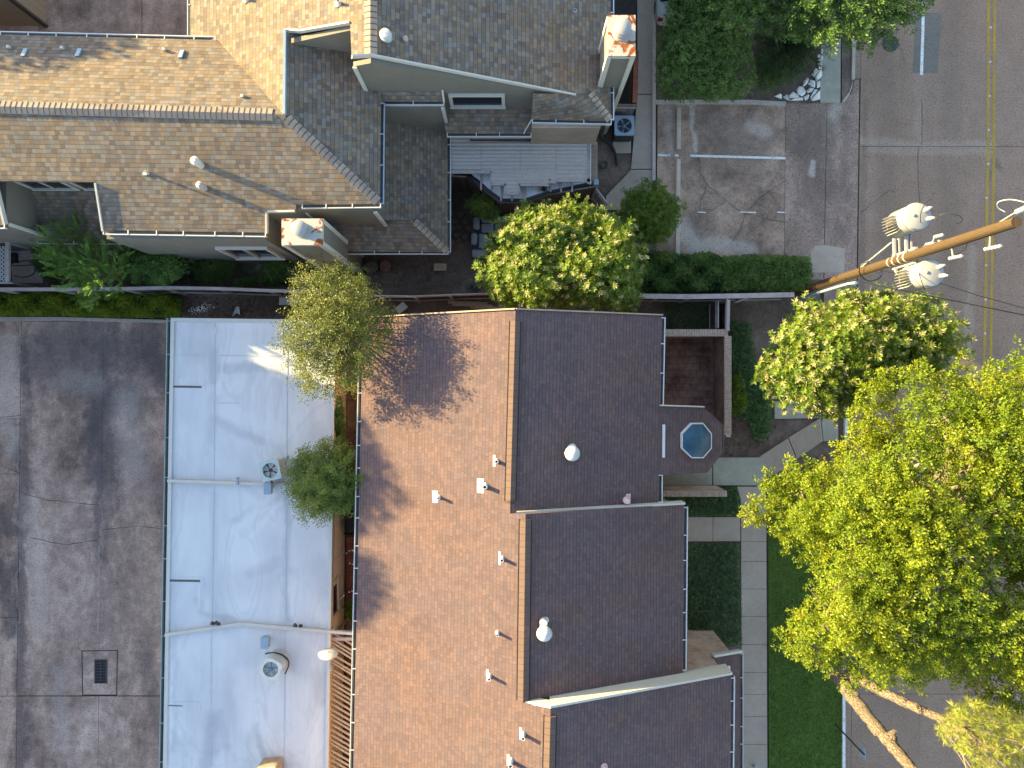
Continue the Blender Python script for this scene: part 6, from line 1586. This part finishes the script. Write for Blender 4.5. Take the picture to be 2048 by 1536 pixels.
# clipped and loose hedges
def hedge(lab, poly, z, n, lm, size, kind='oak', zj=.12, tone=0.0, name='hedge', wild=0.0):
    x, y = sample(poly, n); d = edged(x, y, poly)
    bump_ = np.array([.5 + .5 * math.sin(a * .09 + 1.3) * math.cos(b * .11) for a, b in zip(x, y)])
    zz = z * (1 - .25 * np.clip(1 - d / 6, 0, 1) ** 2) - RNG.random(n) ** 2 * zj * 2 + wild * (bump_ - .5) + RNG.normal(0, zj * .3, n)
    side = RNG.random(n) < .22
    zz[side & (d < 5)] = RNG.uniform(.05, z, (side & (d < 5)).sum())
    p = PX(x, y, np.maximum(zz, .05)); ax = RNG.normal(0, .5, p.shape) + np.array([0, 0, 1])
    t = thing(name, lab, 'hedge', P(sum(q[0] for q in poly) / len(poly), sum(q[1] for q in poly) / len(poly), 0))
    tone_ = np.clip(.5 * bump_ + RNG.uniform(0, .5, n) + tone, 0, 1)
    leafmesh('foliage', [(kind, p, ax, size * RNG.uniform(.7, 1.25, n), tone_, 0)], [lm], t)
    c = P(sum(q[0] for q in poly) / len(poly), sum(q[1] for q in poly) / len(poly), 0)
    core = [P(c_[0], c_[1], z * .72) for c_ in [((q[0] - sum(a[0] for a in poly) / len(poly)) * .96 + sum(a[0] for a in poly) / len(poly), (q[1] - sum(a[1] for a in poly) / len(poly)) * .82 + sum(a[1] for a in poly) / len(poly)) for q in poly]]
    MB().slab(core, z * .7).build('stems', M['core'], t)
    return t
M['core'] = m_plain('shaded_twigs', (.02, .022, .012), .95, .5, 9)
hedge('neatly clipped dark hedge along the parking bay, left of the pole base', [(1445, 515), (1500, 511), (1560, 513), (1615, 515), (1622, 530), (1622, 570), (1612, 582), (1540, 580), (1445, 582)], 1.15, 3600, M['l_hedge'], .095, tone=.22, zj=.16)
hedge('looser dark hedge between flowering tree and the clipped hedge', [(1282, 500), (1330, 505), (1370, 512), (1420, 505), (1450, 520), (1448, 580), (1380, 582), (1285, 582)], .95, 3200, M['l_hedge'], .10, zj=.28, tone=.06, wild=.6)
hedge('lime green overgrown hedge between the weathered fence and the alley', [(-260, 590), (0, 588), (120, 586), (250, 588), (340, 590), (362, 600), (358, 634), (250, 634), (100, 630), (-260, 630)], .75, 9500, M['l_lime'], .085, zj=.25, wild=.35)
# sago palm
sg = thing('sago_palm', 'sago palm with stiff arching fronds beside the white boulders', 'palm', P(1577, 118, 0))
c0 = P(1577, 88, 1.1); fr_p, fr_t = MB(), None
pos, ax, sz, tn = [], [], [], []
for i in range(64):
    a = 2 * math.pi * i / 64 + random.uniform(-.08, .08); L = random.uniform(1.5, 2.15); e0 = random.uniform(.15, .9)
    pts = []
    for k in range(9):
        t_ = k / 8; pts.append(c0 + V(math.cos(a) * L * t_, math.sin(a) * L * t_, math.sin(e0) * L * t_ - .5 * t_ * t_ * L * .75))
    fr_p.tube(pts, [.012 * (1 - k / 9) + .003 for k in range(9)], 4)
    for k in range(1, 9):
        d = (pts[k] - pts[k - 1])
        for q in range(3):
            pos.append(pts[k - 1] + d * q / 3); ax.append(d); sz.append(.21 * (1 - .35 * k / 9)); tn.append(random.random())
TM['barb'] = np.array([[[0, 0, 0], [s * .45, .03, .18], [s * 1.0, .05, .55], [s * .45, .03, .34]] for s in (-1, 1)])
fr_p.build('frond_stem', M['l_palm'], sg)
leafmesh('fronds', [('barb', np.array([tuple(p) for p in pos]), np.array([tuple(p) for p in ax]), np.array(sz), np.array(tn), 0)], [M['l_palm']], sg)
MB().lathe(V(c0.x, c0.y, 0), [(.2, 0), (.18, .5), (.14, .95), (.05, 1.1)], 14).build('trunk', M['bark'], sg)
MB().lathe(c0 - V(0, 0, .05), [(.13, 0), (.1, .08), (.03, .13)], 14).build('heart', M['wood_tan'], sg)
# pine: leaning trunk, second stem, needle tufts
pn = thing('pine_tree', 'leaning pale-barked pine with two stems at the bottom right', 'pine', P(1600, 1285, 0))
tp = [P(1597, 1283, 0), P(1640, 1318, 1.6), P(1676, 1352, 3.2), P(1700, 1388, 4.6), P(1728, 1424, 5.8), P(1762, 1465, 7.2), P(1792, 1500, 8.5), P(1826, 1540, 9.8), P(1870, 1590, 11.2), P(1900, 1640, 12.4)]
def rough(path, radii, n=9, amp=.07):
    P_, R_ = [], []; rnd = random.Random(len(path))
    for i in range(len(path) - 1):
        for k in range(n):
            t = k / n; r_ = radii[i] + (radii[i + 1] - radii[i]) * t
            P_.append(path[i] + (path[i + 1] - path[i]) * t + V(rnd.gauss(0, 1), rnd.gauss(0, 1), 0) * r_ * amp * .5); R_.append(r_ * (1 + rnd.gauss(0, amp)))
    return P_ + [path[-1]], R_ + [radii[-1]]
stem1 = MB().tube(*rough(tp, [.38, .30, .28, .25, .235, .205, .19, .165, .13, .09]), 16)
for (x_, y_, z_) in ((1742, 1453, 6.6), (1786, 1480, 8.1), (1712, 1392, 5.0)):
    stem1.lathe(P(x_, y_, z_), [(.11, -.12), (.13, 0), (.10, .07), (.04, .1)], 10, axis=V(-.5, -.3, .6))
stem1.build('trunk', M['bark_pine'], pn, smooth=True)
tp2 = [P(1690, 1350, 3.4), P(1725, 1362, 4.8), P(1760, 1382, 6.2), P(1815, 1408, 7.6), P(1870, 1432, 8.6), P(1910, 1450, 9.4), P(1955, 1480, 10.2), P(2010, 1510, 10.9)]
stem2 = MB().tube(*rough(tp2, [.18, .18, .165, .15, .13, .115, .085, .05]), 14)
for (a, b) in (((1742, 1448, 6.4), (1738, 1456, 6.4)), ((1782, 1470, 7.8), (1790, 1462, 8.0)), ((1900, 1432, 9.0), (1905, 1427, 9.1))): stem2.tube([P(*a), P(*b)], [.12, .06], 8)
stem2.build('limb', M['bark_pine'], pn, smooth=True)
PINE = [(1875, 1475), (1872, 1435), (1905, 1405), (1950, 1395), (1990, 1405), (2048, 1430), (2180, 1450), (2200, 1700), (1960, 1700), (1925, 1560), (1945, 1520), (1910, 1500)]
x, y = sample(PINE, 1500, 3); z = RNG.uniform(8.4, 11.4, 1500); p = PX(x, y, z)
ax = RNG.normal(0, .5, p.shape) + np.array([-.2, 0, .9])
tw = MB()
for i in range(0, 1500, 50):
    e = Vector(p[i]); j = random.choice(tp2[-4:]); tw.tube([j, (j + e) / 2 + V(0, 0, .15), e], [.022, .014, .006], 5)
tw.build('twigs', M['bark'], pn)
leafmesh('crown', [('needle', p, ax, RNG.uniform(.17, .28, 1500), RNG.random(1500), 0)], [M['l_pine']], pn)
# ground cover (nobody could count it)
def cover(name, lab, cat, poly, n, lm, size, z0=.03, zj=.18, kind='oak', tone=(0, 1)):
    x, y = sample(poly, n); z = z0 + RNG.random(n) ** 1.5 * zj
    p = PX(x, y, z); ax = RNG.normal(0, .45, p.shape) + np.array([0, 0, 1])
    o = leafmesh(name, [(kind, p, ax, size * RNG.uniform(.7, 1.3, n), np.clip(RNG.uniform(*tone, n), 0, 1), 0)], [lm])
    return props(o, lab, cat, kind='stuff')
cover('ivy', 'dark ivy covering the bed between townhouse and sidewalk', 'ivy', [(1350, 1086), (1478, 1086), (1481, 1180), (1483, 1290), (1350, 1290)], 5200, M['l_ivy'], .062)
cover('ivy', 'dark ivy in the small bed between wing wall and entry path', 'ivy', [(1330, 974), (1472, 974), (1480, 1000), (1480, 1032), (1330, 1032)], 2600, M['l_ivy'], .062)
cover('ground_cover', 'dark green ground cover outside the old red brick patio wall', 'ground cover', [(1463, 640), (1500, 650), (1512, 740), (1540, 800), (1543, 860), (1530, 882), (1510, 880), (1495, 840), (1464, 830)], 3600, M['l_ivy'], .065, zj=.3, tone=(.2, 1))
cover('ground_cover', 'sparse weeds under the dark garden shrubs of the stucco house', 'weeds', [(90, 500), (560, 505), (600, 572), (90, 572)], 1800, M['l_hedge'], .06, tone=(0, .6))
cover('ground_cover', 'mossy ground cover between the hedge fence and red brick patio wall', 'ground cover', [(1330, 602), (1440, 602), (1440, 656), (1330, 656)], 900, M['l_ivy'], .05, zj=.06, tone=(.2, .9))
cover('grass', 'dark green lawn grass beside the sidewalk', 'grass', [(1538, 1012), (1687, 1012), (1686, 1600), (1540, 1600)], 16000, M['l_grass'], .05, zj=.02, kind='spike')
cover('fallen_leaves', 'brown fallen leaves on the dirt behind the flat roof and by the ramp', 'fallen leaves', [(360, 594), (660, 594), (660, 634), (360, 634)], 1500, m_leaf('dead_leaf', [(.05, .025, .015), (.10, .05, .025), (.15, .08, .04), (.2, .13, .08)], .1), .035, z0=.0, zj=.03)
cover('fallen_leaves', 'thin scatter of brown fallen leaves along the kerb under the oak', 'fallen leaves', [(1690, 640), (1735, 640), (1760, 900), (1740, 1388), (1692, 1388)], 500, bpy.data.materials['dead_leaf'], .03, z0=.01, zj=.01)
x = [(1540, 842), (1640, 842), (1684, 890), (1684, 1000), (1545, 1000), (1600, 920)]
cover('fallen_leaves', 'brown fallen leaves on the bare soil round the ribbed ramp', 'fallen leaves', [(1440, 820), (1560, 850), (1500, 912), (1440, 912)], 700, bpy.data.materials['dead_leaf'], .03, z0=.0, zj=.03)
cover('fallen_leaves', 'brown fallen leaves under the oak between ramp and lawn', 'fallen leaves', [(1590, 930), (1680, 890), (1684, 1005), (1560, 1005)], 900, bpy.data.materials['dead_leaf'], .03, z0=.0, zj=.03)
tree('plant', 'broad-leaved bright green plant outside the old red brick patio wall', 'plant', [(1463, 750), (1478, 745), (1492, 790), (1494, 815), (1470, 835), (1463, 820)], .2, .55, 12, 14, 130, 'star', .17, M['l_priv'], (1477, 795), 0, dome=20, mind=8, tone=(-.2, 0))
tree('plant', 'low spindly weed beside the kerb under the oak', 'plant', [(1672, 880), (1690, 878), (1705, 895), (1700, 915), (1680, 912)], .1, .5, 9, 10, 220, 'oak', .06, M['l_priv'], (1688, 898), 0, dome=20, mind=8, tone=(-.1, 0))
# unseen trees placed around the alley row to dapple and shade the roofs
for i, (y, zt, zb) in enumerate(((1.2, 10.1, 6.5), (-2.6, 9.9, 6.5))):
    pass
def far_tree(lab, c, r, zt, n):
    t = thing('shade_tree', lab, 'tree', V(c[0], c[1], 0))
    v = RNG.normal(size=(n, 3)); v /= np.linalg.norm(v, axis=1, keepdims=True)
    rr = (1 - .5 * RNG.random(n) ** 1.4) * (1 + .18 * np.sin(v[:, 0] * 7 + c[1]) * np.cos(v[:, 1] * 6))
    p = np.array([c[0], c[1], zt - r * .8]) + v * rr[:, None] * r * np.array([1, 1, .8])
    leafmesh('crown', [('oak', p, v + np.array([0, 0, .5]), RNG.uniform(.25, .42, n), RNG.random(n), 0)], [M['l_dark']], t)
    MB().tube([V(c[0], c[1], 0), V(c[0] + .1, c[1], zt - r)], [.25, .15], 10).build('trunk', M['bark'], t)
far_tree('unseen round dark tree between the alley townhouses, northern one', (-34.5, 6.9), 2.1, 12.75, 700)
far_tree('unseen round dark tree between the alley townhouses, middle one', (-34.5, 2.9), 1.9, 12.5, 500)
far_tree('small sparse unseen tree added in the gap between alley townhouses', (-26.3, 5.4), 1.1, 8.0, 420)  # crown added to break up the sun streak on the flat roof
far_tree('unseen round dark tree beyond the small courtyard', (-28.0, 16.6), 2.4, 9.0, 1500)

# ================================================================== LIGHT, SKY, CAMERA
EL, AZ = 13.0, 20.0        # sun low in the west-north-west
w = bpy.data.worlds.new('World'); SC.world = w; w.use_nodes = True
nt = w.node_tree; nt.nodes.clear()
sk_ = nt.nodes.new('ShaderNodeTexSky'); sk_.sky_type = 'NISHITA'; sk_.sun_disc = False
sk_.sun_elevation = R(EL); sk_.sun_rotation = R(270 + AZ); sk_.dust_density = 1.0
bg = nt.nodes.new('ShaderNodeBackground'); bg.inputs[1].default_value = SKY if 'SKY' in globals() else .118
wo = nt.nodes.new('ShaderNodeOutputWorld')
nt.links.new(sk_.outputs[0], bg.inputs[0]); nt.links.new(bg.outputs[0], wo.inputs[0])
sd = bpy.data.lights.new('Sun', 'SUN'); sd.energy = 5.0; sd.angle = R(.5); sd.color = (1.0, .80, .37)
so = bpy.data.objects.new('Sun', sd); COL.objects.link(so); so.location = (-30, 10, 30)
dirv = V(math.cos(R(EL)) * math.cos(R(AZ)), -math.cos(R(EL)) * math.sin(R(AZ)), -math.sin(R(EL)))
so.rotation_euler = dirv.to_track_quat('-Z', 'Y').to_euler()
cd = bpy.data.cameras.new('Camera'); cd.sensor_width = 36; cd.lens = 18 * H / (1024 * S); cd.clip_end = 2000; cd.clip_start = .1
co = bpy.data.objects.new('Camera', cd); COL.objects.link(co); co.location = (0, 0, H); co.rotation_euler = (0, 0, 0)
SC.camera = co
vs = SC.view_settings; vs.view_transform = 'Standard'; vs.look = 'None'; vs.gamma = 1; vs.exposure = 2.35
SC.render.resolution_x, SC.render.resolution_y = 1024, 768
SC.cycles.max_bounces = 6; SC.cycles.diffuse_bounces = 3; SC.cycles.transmission_bounces = 3; SC.cycles.glossy_bounces = 2
